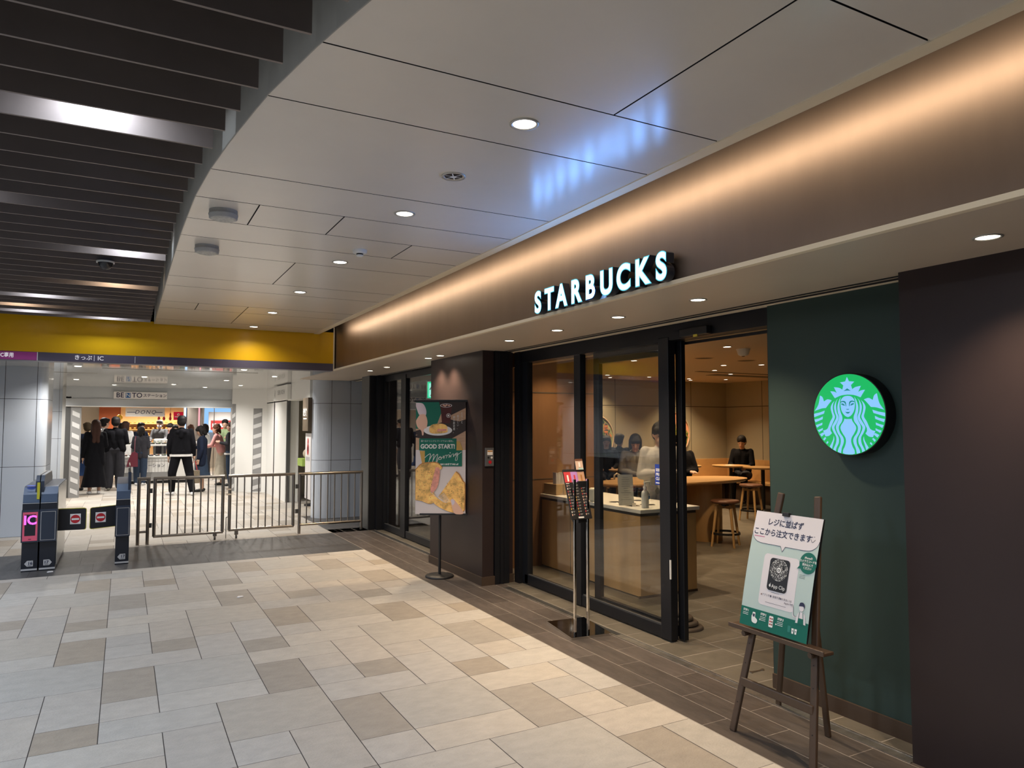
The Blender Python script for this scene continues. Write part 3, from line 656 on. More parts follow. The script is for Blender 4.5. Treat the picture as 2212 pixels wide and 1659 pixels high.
#PART3
# ------------------------------------------------------------------ CAFE INTERIOR
m_cwall = mat('taupe_wall_panel', (.33, .295, .215), .55, nscale=1.5, namt=.04); m_cceil = mat('cafe_ceiling_paint', (.46, .36, .25), .5)
m_brw = mat('brown_panel_wall', (.20, .10, .045), .5, nscale=3, namt=.1, stretch=(1, 1, .3)); m_seam = mat('panel_seam', (.07, .055, .04), .7)
ZI = 2.5; XB = 11.65; YBk = 11.65
c = MB(); c.box((3.62, -3.5, ZI), (XB+.2, YBk+.2, ZI+.1), m_cceil)
for a, b_ in (((5.2, 3.6, ZI-.004), (8.0, 3.75, ZI)), ((8.6, 9.2, ZI-.004), (10.8, 9.32, ZI)), ((9.4, 9.6, ZI-.004), (11, 9.9, ZI))): c.box(a, b_, m_seam)
struct(c, 'ceiling', 'warm painted ceiling inside the cafe')
c = MB(); c.box((4.95, YBk, 0), (XB+.1, YBk+.1, ZI), m_cwall)
for x in (6.65, 8.64, 10.63): c.box((x-.006, YBk-.002, 0), (x+.006, YBk+.01, ZI), m_seam)
c.box((4.95, YBk-.002, 1.965), (XB, YBk+.01, 1.98), m_seam); struct(c, 'wall_cafe_back', 'taupe panelled wall at the back of the cafe')
c = MB(); c.box((XB, -3.5, 0), (XB+.1, YBk+.1, ZI), m_cwall)
for y in (10.64, 8.65, 6.66, 4.67): c.box((XB-.002, y-.006, 0), (XB+.01, y+.006, ZI), m_seam)
c.box((XB-.002, -3.5, 1.965), (XB+.01, YBk, 1.98), m_seam); struct(c, 'wall_cafe_side', 'taupe panelled side wall of the cafe')
c = MB(); c.box((3.62, 7.10, 0), (4.97, 7.3, ZI), m_brw); c.box((4.87, 7.2, 0), (5.0, YBk, ZI), m_brw)
c.box((3.62, 7.097, 1.955), (4.97, 7.105, 1.967), m_seam); c.box((3.62, 7.097, .97), (4.97, 7.105, .978), m_seam)
struct(c, 'wall_brown', 'brown panelled wall behind the condiment counter')
c = MB(); c.box((3.62, 7.3, 0), (3.66, 7.86, ZI), m_black); c.box((3.66, 10.8, 0), (4.9, 10.9, ZI), m_maroon); c.box((3.62, -3.5, 0), (3.80, 2.17, ZI), m_green); c.box((3.62, -3.5, 0), (XB, -3.4, ZI), m_cwall)
struct(c, 'wall_cafe_front', 'inner walls of the cafe front')
c = MB(); c.box((3.70, 3.14, 0), (3.82, 3.24, ZI), mat('olive_jamb', (.06, .09, .045), .5)); struct(c, 'trim_7', 'olive inner jamb of the cafe entrance')
t = thing('pleated_curtain', 'narrow dark pleated strip hanging inside the entrance jamb', 'blind', (3.80, 3.28, 2.0))
b = MB()
for k in range(4): b.box((3.80+.02*k, 3.22, 1.72), (3.812+.02*k, 3.30, 2.06), m_black2)
b.build('pleats', t)
# interior lights
for i, (x, y) in enumerate([(6.16, 6.13), (7.24, 8.16), (8.06, 8.10), (8.69, 8.94), (8.5, 7.76), (9.59, 9.47), (10.7, 10.7), (9.84, 10.83), (10.18, 11.16), (5.29, 6.77), (6.35, 8.11), (7.78, 10.72), (8.23, 11.25), (8.79, 10.77)]):
    downlight((x, y, ZI), .045, 'small lit downlight in the cafe ceiling above the seating' if 0 else 'lit downlight in the cafe ceiling, %s' % ('right inside the entrance', 'left of the doorway, middle distance', 'middle of the doorway view', 'middle, just behind another', 'right side by the curtain strip', 'right of centre, deeper in', 'near the far corner', 'left pair, front one', 'left pair, rear one', 'seen through the glass, nearest', 'seen through the glass, middle', 'seen through the glass, left of the farthest pair', 'seen through the glass, rear of the farthest pair', 'seen through the glass beside the stile')[i], 'cafe downlights', LW_CAFE, WARM, m_lensw, spot=110, blend=1)
downlight((4.3, 6.72, ZI), .045, 'lit downlight washing the brown wall above the condiment counter', 'cafe downlights', LW_CAFE*.7, WARM, m_lensw, spot=100, blend=1)
downlight((4.5, 5.75, ZI), .045, 'added downlight brightening the condiment counter, hidden by the header', 'cafe downlights', LW_CAFE*1.5, WARM2, m_lensw, spot=100, blend=1)  # extra lamp added to brighten the worktop, out of sight above the header
t = thing('dome_camera', 'white dome camera on the cafe ceiling seen through the doorway', 'security camera', (6.52, 6.23, ZI))
b = MB(); b.lathe([(.03, -.085), (.06, -.07), (.075, -.02), (.085, 0)], m_white, n=28); b.build('housing', t, inv=1)
b = MB(); b.lathe([(.012, -.092), (.024, -.084)], m_black2, n=20); b.build('lens', t, inv=1)
for nm, (x, y) in zip(('ceiling_grille', 'ceiling_grille', 'ceiling_grille'), ((7.0, 7.0), (6.0, 5.9), (7.2, 6.7))): pass
for i, (px, py) in enumerate(((6.95, 7.35), (7.75, 7.35), (7.4, 6.35))):
    b = MB(); b.ring([[(px+q*math.cos(2*PI*k/28), py+q*math.sin(2*PI*k/28), z) for k in range(28)] for q, z in ((.14, ZI), (.135, ZI-.006), (.12, ZI-.002))], m_cceil, True, False); b.disc(px, py, .12, m_seam, z=ZI-.001)
    tag(b.build('ceiling_vent'), ('round flush vent in the cafe ceiling left of the others', 'round flush vent farther right in the cafe ceiling', 'round flush vent nearest the entrance in the cafe ceiling')[i], 'ceiling vent', 'round vents in the cafe ceiling')

# condiment counter
ct = thing('condiment_counter', 'oak condiment counter with white worktop and round bin holes', 'counter', (4.55, 6.2, 0))
m_top = mat('white_solid_top', (.72, .69, .62), .3)
b = MB(); b.box((4.22, 5.32, 0.012), (4.90, 7.095, .745), m_wood)
for y in (5.9, 6.5): b.box((4.217, y-.003, .02), (4.222, y+.003, .745), m_seam)
b.box((4.55, 5.317, .02), (4.556, 5.322, .745), m_seam); b.box((4.20, 5.31, 0), (4.9, 5.33, .02), m_brownbase); b.build('cabinet', ct)
b = MB(); b.box((4.20, 5.29, .775), (4.92, 7.095, .81), m_top, bev=.003); b.box((4.225, 5.325, .745), (4.9, 7.09, .775), m_seam); b.build('worktop', ct)
for x, y in ((4.42, 5.95), (4.72, 5.95), (4.55, 5.62), (4.44, 6.35)):
    b = MB(); b.lathe([(.075, .8105), (.075, .812), (.066, .8125), (.064, .811)], m_steel, (x, y, 0), 28); b.disc(x, y, .065, m_gap, z=.8115); b.build('bin_hole', ct)
# sanitiser bottle
t = thing('sanitiser_bottle', 'white pump bottle of hand sanitiser on the white worktop', 'pump bottle', (4.36, 5.42, .81))
m_bot = mat('white_bottle', (.8, .78, .72), .35)
b = MB(); b.lathe([(.036, 0), (.038, .006), (.038, .13), (.034, .15), (.018, .165), (.014, .17), (.014, .18)], m_bot, n=28, sy=.8); b.build('bottle_body', t, inv=1)
b = MB(); b.lathe([(.017, .176), (.017, .2), (.006, .205), (.006, .232)], m_bot, n=20); b.build('collar', t, inv=1)
b = MB(); b.box((-.012, -.01, .228), (.012, .01, .244), m_bot, bev=.003); b.tube([(.005, 0, .24), (.055, 0, .241), (.07, 0, .236), (.072, 0, .215)], .0055, m_bot, 10); b.build('pump_nozzle', t, inv=1)
Mx = frame((.022, -.0305, .09), (.96, .28, 0), (0, 0, 1)); b = MB(); b.disc(0, 0.01, .013, mat('label_blue', (.03, .18, .5), .4), Mx, z=.002, ry=.02); b.rect(-.010, .035, .012, .042, m_st, Mx, z=.002); b.rect(-.006, -.04, .006, -.036, m_tape, Mx, z=.002); b.build('bottle_label', t, inv=1)
# notice sheet in clear stand
t = thing('notice_stand', 'white notice sheet in a clear stand on the white worktop', 'notice', (4.33, 5.60, .81))
Mx = frame((4.27, 5.60, .985), (.93, -.36, .0), (.05, .15, 1))
b = MB(); b.rect(-.075, -.165, .075, .13, mat('cream_sheet', (.74, .70, .58), .6), Mx, z=0, thick=.002); rnd = random.Random(3)
for i in range(11): q = rnd.uniform(.02, .055); b.rect(-q, .10-.021*i, q, .103-.021*i, m_tape, Mx, z=.001)
b.build('notice_sheet', t)
b = MB(); b.box((4.28, 5.55, .81), (4.40, 5.62, .816), m_chrome); b.box((4.30, 5.54, .81), (4.345, 5.545, .845), m_chrome); b.build('stand_foot', t)
# napkins / box with sticks
t = thing('cutlery_box', 'wooden box of paper napkins and straws on the worktop end', 'holder box', (4.3, 6.95, .81))
b = MB(); b.box((4.24, 6.82, .8115), (4.60, 7.08, .93), mat('box_wood', (.3, .2, .1), .5), bev=.004)
for x in (4.33, 4.42, 4.51): b.box((x, 6.818, .82), (x+.006, 6.822, .93), m_seam)
b.build('box', t)
b = MB(); rnd = random.Random(8)
for i in range(14):
    x = 4.27+.008*i; a = rnd.uniform(-.05, .05); h = rnd.uniform(.10, .14); b.box((x, 6.86, .9), (x+.004, 6.93, .92+h), m_paper, M=Matrix.Translation((0, 0, 0)) @ Matrix.Translation((x, 6.9, .9)) @ Matrix.Rotation(a, 4, 'Y') @ Matrix.Translation((-x, -6.9, -.9)))
b.build('napkins', t)
b = MB()
for i in range(9): b.tube([(4.45+.015*i, 6.9+.01*(i % 3), .9), (4.452+.015*i, 6.9+.01*(i % 3), .955)], .005, m_chrome if i % 2 else m_paper, 8)
b.build('lid_stack', t)
b = MB(); b.box((4.21, 6.05, .81), (4.29, 6.15, .95), mat('napkin_packet', (.62, .58, .45), .6, nscale=8, namt=.15), bev=.02); tag(b.build('paper_bag'), 'small pale folded packet standing on the counter behind the menu stand', 'packet')
# round artworks on the back wall
def artwork(cx, cz, r, bg, seed, label):
    t = thing('round_artwork', label, 'artwork', (cx, YBk-.02, cz), 0, 'round artworks on the cafe wall')
    Mx = frame((cx, YBk-.012, cz), (1, 0, 0), (0, 0, 1))
    b = MB(); b.ring([[(q*math.cos(2*PI*k/56), q*math.sin(2*PI*k/56), z_) for k in range(56)] for q, z_ in ((r, -.008), (r+.02, -.008), (r+.02, .03), (r, .034), (r, .0))], mat('pale_wood_hoop', (.55, .4, .27), .5), True, False, Mx); b.build('hoop_frame', t)
    b = MB(); b.disc(0, 0, r, bg, Mx, z=.012, n=56); rnd = random.Random(seed)
    cols = [mat('leaf_a', (.05, .12, .03), .6), mat('leaf_b', (.18, .28, .05), .6), mat('leaf_c', (.30, .27, .05), .6), mat('leaf_d', (.015, .03, .02), .6), mat('bloom', (.6, .2, .04), .6)]
    for i in range(420):
        a = rnd.uniform(-PI, PI); q = r*math.sqrt(rnd.random())*.97; x = q*math.cos(a); y = q*math.sin(a)-.04*r
        if y > .12*r+.25*r*math.sin(9*x) and seed == 2: continue
        L = rnd.uniform(.06, .16); w_ = L*.18; d = rnd.uniform(.9, 2.4); dx, dy = math.cos(d), math.sin(d)
        P = [(x+dx*L*s_-dy*w_*o, y+dy*L*s_+dx*w_*o) for s_, o in ((0, 0), (.35, 1), (1, 0), (.35, -1))]
        if max(math.hypot(*p) for p in P) > r*.97: continue
        b.poly(P, cols[rnd.randrange(4 if seed == 2 else 5)], Mx, z=.013+.00004*i)
    if seed == 1:
        for i in range(3):
            for j in range(5):
                x = .1+.13*i-.1; y = .25-.11*j
                b.poly([(x-.05, y), (x+.05, y), (x+.035, y-.045), (x-.035, y-.045)], cols[4], Mx, z=.031); b.poly([(x-.05, y), (x+.05, y), (x, y+.03)], cols[3], Mx, z=.032)
    b.build('canvas', t)
artwork(8.12, 1.33, .44, mat('art_green', (.38, .42, .2), .6), 1, 'round green botanical artwork with orange blooms, the left one on the cafe wall')
artwork(10.10, 1.40, .44, mat('art_salmon', (.72, .33, .2), .6), 2, 'round salmon artwork with spiky leaves, the right one on the cafe wall')
# bench
c = thing('wall_bench', 'long oak bench with backrest along the back and side walls', 'bench', (9, 11.4, 0))
b = MB(); b.box((5.1, YBk-.08, .42), (XB, YBk-.0, .86), m_woodt); b.build('backrest', c); b = MB(); b.box((XB-.08, 4.0, .42), (XB, YBk-.08, .86), m_woodt); b.build('backrest', c)
b = MB(); b.box((5.1, YBk-.5, .38), (XB-.08, YBk-.08, .44), m_woodt, bev=.01); b.box((5.1, YBk-.42, 0), (XB-.5, YBk-.08, .38), m_dwood); b.build('seat', c)
b = MB(); b.box((XB-.5, 4.0, .38), (XB-.08, YBk-.5, .44), m_woodt, bev=.01); b.box((XB-.42, 4.0, 0), (XB-.08, YBk-.1, .38), m_dwood); b.build('seat', c)
# tables
def round_table(x, y, r, label, h=.80):
    t = thing('round_table', label, 'table', (x, y, 0), 0, 'small round cafe tables')
    b = MB(); b.lathe([(r*.95, h-.03), (r, h-.012), (r, h)], m_woodt, n=40); b.build('table_top', t, inv=1)
    b = MB(); b.tube([(0, 0, .02), (0, 0, h-.02)], .035, m_black2, 14); b.lathe([(.2, 0), (.2, .015), (.05, .03)], m_black2, n=28); b.build('pedestal', t, inv=1)
    return t
round_table(6.62, 8.45, .36, 'round oak table at the left behind the counter, a glass on it')
round_table(10.45, 10.35, .36, 'round oak table in front of the woman in black')
round_table(10.52, 9.62, .36, 'round oak table right of the woman in black, cut by the jamb')
round_table(9.6, 10.75, .34, 'round oak table beyond the door stile near the salmon artwork')
round_table(7.6, 9.95, .30, 'small oak table in front of the woman with long dark hair', .82)
t = thing('communal_table', 'long rounded oak communal table on a thick oval pedestal', 'table', (6.85, 7.62, 0))
b = MB(); n = 56; pts = []
for k in range(n):
    a = 2*PI*k/n; ca, sa = math.cos(a), math.sin(a); pts.append((6.62+1.25*math.copysign(abs(ca)**.75, ca), 7.62+.46*math.copysign(abs(sa)**.85, sa)))
b.ring([[(6.62+(p[0]-6.62)*.97, 7.62+(p[1]-7.62)*.95, .80) for p in pts], [(p[0], p[1], .822) for p in pts], [(p[0], p[1], .84) for p in pts]], m_woodt, False); b.build('table_top', t)
b = MB(); b.ring([[(7.16+.23*math.cos(2*PI*k/40), 7.62+.27*math.sin(2*PI*k/40), z) for k in range(40)] for z in (0, .8)], m_wood); b.build('pedestal', t)
def stool(x, y, rz, label, h=.60):
    t = thing('bar_stool', label, 'stool', (x, y, 0), rz, 'brown topped oak stools')
    b = MB(); b.lathe([(.15, h-.045), (.185, h-.03), (.19, h-.015), (.175, h)], m_leather, n=36); b.build('seat', t, inv=1)
    b = MB()
    for a in (0, PI/2): b.box((-.12, -.012, h-.11), (.12, .012, h-.07), m_wood, M=Matrix.Rotation(a+PI/4, 4, 'Z'))
    b.lathe([(.05, h-.08), (.05, h-.045)], m_black2, n=16); b.box((-.09, -.02, h-.068), (.09, .02, h-.045), m_black2); b.build('seat_frame', t, inv=1)
    for k in range(4):
        a = PI/4+k*PI/2; b = MB(); b.tube([(.205*math.cos(a), .205*math.sin(a), 0), (.125*math.cos(a), .125*math.sin(a), h-.06)], [.015, .021], m_wood, 12); b.build('leg', t, inv=1)
    b = MB(); b.ring([[((.185+dq)*math.cos(2*PI*k/40), (.185+dq)*math.sin(2*PI*k/40), .17+dz) for k in range(40)] for dq, dz in ((-.004, -.014), (.004, -.014), (.004, .014), (-.004, .014), (-.004, -.014))], m_black2, False, False); b.build('foot_ring', t, inv=1)
    return t
s0 = stool(7.02, 7.07, .55, 'brown topped oak stool in front of the communal table pedestal')
for (x, y, rz, lb) in ((9.25, 8.72, .3, 'brown topped oak stool beyond the communal table, in front of the bench'), (9.35, 8.12, .9, 'brown topped oak stool at the right beside the entrance jamb'), (5.95, 6.92, .2, 'brown topped oak stool left of the communal table, beside the door stile')):
    dup(s0, (x, y, 0), rz, lb)
t = thing('drinking_glass', 'clear empty glass on the left round table', 'glass', (6.5, 8.3, .8))
b = MB(); b.lathe([(.03, .002), (.036, .10)], m_glass, n=20); b.build('glass_body', t, inv=1)
b = MB(); b.lathe([(.028, 0), (.036, .11), (.04, .115)], mat('cup_cream', (.7, .62, .5), .4), (7.5, 9.8, .82), 20); tag(b.build('coffee_cup'), 'pale paper coffee cup on the small oak table', 'cup')
b = MB(); b.tube([(6.24, 8.28, .80+.012), (6.20, 8.28, .88), (6.16, 8.28, .90), (6.12, 8.28, .88), (6.11, 8.28, .80)], .014, mat('cane_wood', (.55, .45, .33), .4), 12); b.tube([(6.24, 8.28, .82), (6.24, 8.28, .02)], .012, MATS['cane_wood'], 10)
tag(b.build('umbrella_handle'), 'pale crook handle of an umbrella hooked on the left round table', 'umbrella')
b = MB(); b.box((10.3, 10.25, .80), (10.5, 10.40, .806), m_paper); tag(b.build('open_booklet'), 'white open booklet on the table of the woman in black', 'booklet')
# stanchion bases
t = thing('stanchion_bases', 'stack of four grey round weighted bases behind the sliding leaf', 'barrier base', (3.93, 4.42, 0))
b = MB()
m_sb = mat('stanchion_grey', (.17, .14, .12), .4, metal=.4)
for i in range(4):
    r = .15-.018*i; z = .033*i; b.lathe([(r, z), (r, z+.010), (r-.012, z+.022), (.03, z+.033)], m_sb, (3.93-.01*i, 4.42+.02*i, 0), 36)
    if i == 0: pass
b.build('base_stack', t)
# exit sign and room behind the far glazing
c = MB(); c.box((4.80, 7.3, 0), (4.87, 10.9, ZI), mat('dim_wall', (.16, .16, .14), .6)); struct(c, 'wall_room', 'dim wall behind the far glazing')
t = thing('exit_sign', 'lit green running man exit sign behind the far glass front', 'exit sign', (4.0, 9.35, 2.1))
Mx = frame((3.9, 9.5, 2.09), (.96, -.28, 0), (0, 0, 1)); m_ex = emat('exit_green', (.0, .75, .35), 1.2); m_ep = emat('exit_pale', (.35, .95, .8), 1.1); m_ed = mat('exit_dark', (.0, .12, .08), .5)
b = MB(); b.box((-.13, -.13, -.03), (.13, .12, 0), m_white, M=Mx); b.build('casing', t)
b = MB(); b.rect(-.12, -.12, .12, .11, m_ex, Mx, z=.002); b.rect(-.10, -.105, .055, .09, m_ep, Mx, z=.003)
b.disc(-.045, .062, .016, m_ed, Mx, z=.004); b.line([(-.03, .04), (-.035, -.01), (-.005, -.045), (.045, -.045)], .022, m_ed, Mx, z=.004); b.line([(-.035, -.01), (-.055, -.06), (-.07, -.085)], .02, m_ed, Mx, z=.004)
b.line([(-.03, .035), (-.07, .03), (-.085, -.0)], .014, m_ed, Mx, z=.0045); b.line([(-.03, .035), (.01, .03), (.025, .0)], .014, m_ed, Mx, z=.0045); b.build('pictogram', t)
for i, (x, y, z) in enumerate(((4.3, 10.2, 2.46), (4.5, 9.6, 2.46))): downlight((x, y, ZI), .05, 'lit downlight behind the far glazing, the %s' % ('left one', 'right one')[i], 'downlights behind the far glazing', 14, NEUT, m_lens)
# ------------------------------------------------------------------ TICKET GATES
m_gb = mat('gate_dark_blue', (.035, .045, .07), .3, metal=.3); m_gbl = mat('gate_cowl_blue', (.07, .10, .16), .35, metal=.2); m_gk = mat('gate_black', (.010, .012, .02), .35)
m_line = mat('gate_line', (.55, .53, .52), .5); m_gs = mat('gate_side_steel', (.55, .55, .53), .25, metal=.5)
m_ic = emat('ic_magenta_glow', (1.0, .12, .9), 1.6); m_pk = emat('ic_pink_frame', (.45, .06, .12), .8)
def gate_unit(t, x0, x1, ic=False, num='17', left=True, fin=None):
    xm = (x0+x1)/2; w_ = x1-x0
    Mx = frame((xm, 9.40, 0), (1, 0, 0), (0, 0, 1))
    b = MB(); b.box((x0+.006, 9.44, .0), (x1-.006, 10.74, .33), m_gk); b.box((x0+.006, 9.435, .012), (x1-.006, 9.445, .03), m_line); b.build('plinth', t)
    b = MB(); b.poly([(0, .32), (0, .655), (.03, .67), (1.3, .67), (1.3, .32)], m_gb, frame((x1, 9.40, 0), (0, 1, 0), (0, 0, 1)), z=0, thick=w_)
    b.build('front_casing', t)
    b = MB()
    if ic:
        b.rect(-w_/2+.012, .335, w_/2-.012, .645, m_pk, Mx, z=.002); b.rect(-w_/2+.03, .39, w_/2-.03, .62, m_gk, Mx, z=.003)
        b.text('IC', .135, m_ic, Mx, z=.005, y=.555, sx=.95, off=.004); b.rect(-.013, .350, .013, .357, m_gk, Mx, z=.004)
    else:
        b.rect(-w_/2+.012, .335, w_/2-.012, .645, m_line, Mx, z=.002); b.rect(-w_/2+.016, .339, w_/2-.016, .641, m_gb, Mx, z=.003)
    b.build('display_panel', t)
    b = MB(); My = frame((x1-.004, 9.43, 0), (0, 1, 0), (0, 0, 1))
    b.poly([(0, .665), (0, .75), (.02, .83), (.10, .905), (.16, .915), (1.25, .915), (1.3, .86), (1.3, .665)], m_gbl, My, z=0, thick=w_-.008)
    b.box((x0+.003, 9.425, .665), (x1-.003, 9.44, .735), m_gk); b.box((x0+.003, 9.422, .735), (x1-.003, 9.43, .739), m_line); b.build('top_cowl', t)
    Mn = frame((xm, 9.4385, .085), (1, 0, 0), (0, 0, 1)); s_ = -1 if left else 1
    b = MB(); b.poly([(s_*.045, 0), (s_*.02, .032), (-s_*.035, .032), (-s_*.035, -.03), (s_*.02, -.03)], m_line, Mn, z=.001, thick=.001); b.text(num, .045, m_ink, Mn, z=.003, x=-s_*.008, y=.003, off=.001); b.rect(-.02-s_*.004, -.022, .02-s_*.004, -.019, m_ink, Mn, z=.003); b.build('number_plate', t)
t = thing('ticket_gate', 'double width dark blue ticket gate numbered 16 and 17 with glowing IC display', 'ticket gate', (-.78, 9.4, 0))
gate_unit(t, -.945, -.785, True, '16', True); gate_unit(t, -.781, -.62, False, '17', False)
b = MB(); Mf = frame((-.745, 9.52, 0), (0, 1, 0), (0, 0, 1)); 
for x in (-.80, -.755):
    Mf = frame((x, 9.52, 0), (0, 1, 0), (0, 0, 1)); b.poly([(-.06, .80), (-.02, .97), (.05, 1.03), (.9, 1.03), (1.0, .96), (1.0, .80)], m_gb, Mf, z=0, thick=.035)
    b.poly([(.05, 1.03), (.9, 1.03), (.9, 1.036), (.05, 1.036)], m_line, Mf, z=0.0, thick=.035)
b.build('centre_fin', t)
b = MB(); b.box((-.815, 9.425, .78), (-.79, 9.45, .96), mat('gate_yellow', (.55, .5, .03), .5)); b.build('yellow_label', t)
b = MB(); b.disc(-.875, 9.53, .045, emat('reader_blue', (.02, .1, .95), 1.3), z=.922, ry=.03); b.line([(-.91, 9.475), (-.84, 9.475)], .008, m_line, z=.922); b.build('card_reader', t)
b = MB(); b.box((-.622, 9.47, .05), (-.616, 10.7, .90), m_gs); b.build('side_panel', t)
m_fl = mat('flap_black', (.008, .008, .012), .5); m_fy = mat('flap_yellow', (.5, .45, .05), .5)
def flap(x0, x1, y0, y1, sx):
    b = MB(); L = math.hypot(x1-x0, y1-y0); M_ = frame((x0, y0, .53), (x1-x0, y1-y0, 0), (0, 0, 1)); r = .02
    P = [(0, -.12), (L-r, -.12), (L-.005, -.115), (L, -.12+r), (L, .12-r), (L-.005, .115), (L-r, .12), (0, .12)]
    b.poly(P, m_fl, M_, z=.012, thick=.024); b.line(P[1:], .006, m_fy, M_, z=.0125); b.rect(0, .117, L-r, .124, m_fy, M_, z=.011, thick=.02)
    cx = L*.62; b.rect(cx-.052, -.055, cx+.052, .06, m_paper, M_, z=.014); b.disc(cx, .002, .047, m_red, M_, z=.015); b.rect(cx-.036, -.009, cx+.036, .011, m_wink, M_, z=.016)
    return b
flap(-.622, -.345, 9.55, 9.53, 1).build('flap_door', t)
t = thing('ticket_gate', 'single width dark blue ticket gate numbered 17 beside the steel fence', 'ticket gate', (.02, 9.4, 0))
gate_unit(t, -.055, .095, False, '17', True)
b = MB(); Mf = frame((.095, 9.5, 0), (0, 1, 0), (0, 0, 1)); b.poly([(-.05, .80), (-.02, .93), (.05, 1.04), (.9, 1.04), (1.0, .96), (1.0, .80)], m_gb, Mf, z=0, thick=.03); b.poly([(.05, 1.04), (.2, 1.11), (.9, 1.11), (.9, 1.04)], m_glass, Mf, z=-.01, thick=.012); b.build('side_fin', t)
def flapr():
    M_ = frame((-.31, 9.53, .53), (.255, .02, 0), (0, 0, 1)); b = MB(); L = .256; r = .02
    P = [(L, .135), (r, .12), (.005, .115), (0, .12-r), (0, -.12+r), (.005, -.115), (r, -.12), (L, -.105)]
    b.poly(P[::-1], m_fl, M_, z=.012, thick=.024); b.line(P, .006, m_fy, M_, z=.0125); cx = .105
    b.rect(cx-.052, -.05, cx+.052, .065, m_paper, M_, z=.014); b.disc(cx, .006, .047, m_red, M_, z=.015); b.rect(cx-.036, -.004, cx+.036, .016, m_wink, M_, z=.016); return b
flapr().build('flap_door', t)
# ------------------------------------------------------------------ STEEL FENCE
YF = 10.8; ZF = .87
def post(b, x, z0, z1, r=.022): b.tube([(x, YF, z0), (x, YF, z1)], r, m_steel, 14)
t = thing('fence_post_frame', 'narrow steel double post at the left end of the fence', 'fence', (.26, YF, 0))
b = MB(); post(b, .20, 0, ZF); post(b, .315, 0, ZF); b.tube([(.178, YF, ZF), (.337, YF, ZF)], .022, m_steel, 14); b.tube([(.2, YF, .17), (.315, YF, .17)], .018, m_steel, 12); b.build('post_frame', t)
b = MB(); b.box((.33, YF-.015, .68), (.365, YF+.015, .74), m_grille); b.box((.33, YF-.015, .22), (.365, YF+.015, .28), m_grille); b.build('hinges', t)
def gatepanel(name, x0, x1, nb, label, zb=.13, posts=False):
    t = thing(name, label, 'fence', ((x0+x1)/2, YF, 0), 0, 'steel fence sections across the hall')
    b = MB()
    for x in (x0, x1): post(b, x, 0 if posts else zb, ZF)
    b.tube([(x0-.02, YF, ZF), (x1+.02, YF, ZF)], .022, m_steel, 14); b.tube([(x0-.01, YF, zb), (x1+.01, YF, zb)], .02, m_steel, 14)
    for x in (x0, x1): b.sphere((x, YF, ZF), .0225, m_steel, 12)
    b.build('frame', t)
    for i in range(nb):
        x = x0+(x1-x0)*(i+1)/(nb+1); b = MB(); b.tube([(x, YF, zb), (x, YF, ZF)], .0095, m_steel, 10); b.build('bar', t)
    return t
ga = gatepanel('fence_gate', .392, 1.245, 8, 'left steel swing gate of the barred fence', .10)
gb = gatepanel('fence_gate', 1.335, 2.205, 8, 'right steel swing gate of the barred fence', .12)
gc = gatepanel('fence_section', 2.295, 3.22, 8, 'fixed steel fence section beside the right column', .13, True)
for g_, x in ((ga, 1.15), (gb, 1.43)):
    b = MB(); b.box((x-.025, YF-.02, .05), (x+.025, YF+.02, .11), m_steel, bev=.004); b.tube([(x, YF, .022), (x, YF, .06)], .012, m_steel, 10); b.build('castor_bracket', g_)
    b = MB(); b.tube([(x-.012, YF, .022), (x+.012, YF, .022)], .022, m_grille, 16); b.build('castor', g_)
for z in (.62, .69):
    b = MB(); b.box((1.285, YF-.035, z-.012), (1.35, YF-.02, z+.012), m_chrome, bev=.003); b.build('latch_bar', gb)
b = MB(); b.tube([(1.29, YF-.03, .3), (1.29, YF-.03, .01)], .007, m_chrome, 8); b.tube([(1.29, YF-.03, .3), (1.31, YF-.05, .31)], .006, m_chrome, 8); b.build('drop_bolt', gb)
for z in (.66, .30): b = MB(); b.box((2.235, YF-.015, z), (2.275, YF+.015, z+.06), m_grille); b.build('hinge', gc)

# ------------------------------------------------------------------ BANNER STAND
t = thing('poster_stand', 'black pole stand holding a tall double sided poster for morning toast', 'poster stand', (2.96, 7.08, 0))
b = MB(); b.lathe([(.148, 0), (.15, .012), (.14, .022), (.03, .03)], m_black2, (2.96, 7.08, 0), 48); b.build('round_base', t)
b = MB(); b.tube([(2.96, 7.08, .02), (2.96, 7.08, 1.84)], .015, m_black2, 14); b.build('pole', t)
m_sk = mat('print_skin', (.80, .50, .38), .5); m_tb = mat('print_table', (.035, .022, .02), .5); m_tw = mat('print_wood', (.55, .35, .23), .5, nscale=10, namt=.15, stretch=(1, 1, 8))
m_pg = mat('print_green', (.0, .15, .10), .5); m_go = mat('print_gold', (.60, .36, .09), .5); m_pp = mat('print_paper', (.74, .67, .67), .5)
m_toast = mat('print_toast', (.92, .55, .17), .55, nscale=14, namt=.7); m_crust = mat('print_crust', (.50, .22, .06), .55, nscale=20, namt=.3); m_ham = mat('print_ham', (.80, .35, .28), .5, nscale=25, namt=.3)
m_sleeve = mat('print_sleeve', (.72, .62, .70), .5); m_plate = mat('print_plate', (.82, .80, .82), .5); m_cola = mat('print_cola', (.08, .015, .015), .4); m_spk = mat('print_herb', (.10, .07, .02), .6)
EXB = Vector((.87, -.493, 0)); Mx = frame((2.925, 6.985, 1.25), EXB, (0, 0, 1))
W, H = .262, .585
b = MB(); Z0 = 0.0
b.rect(-W, -H, W, H, m_pp, Mx, z=0, thick=.002)
b.poly([(-W, .08), (W, .08), (W, H), (-W, H)], m_tw, Mx, z=.0006)
b.poly([(-W, .30), (-.05, .32), (.05, H), (-W, H)], m_pg, Mx, z=.0012); b.poly([(.02, .40), (W, .52), (W, H), (-.02, H)], m_tb, Mx, z=.0013)
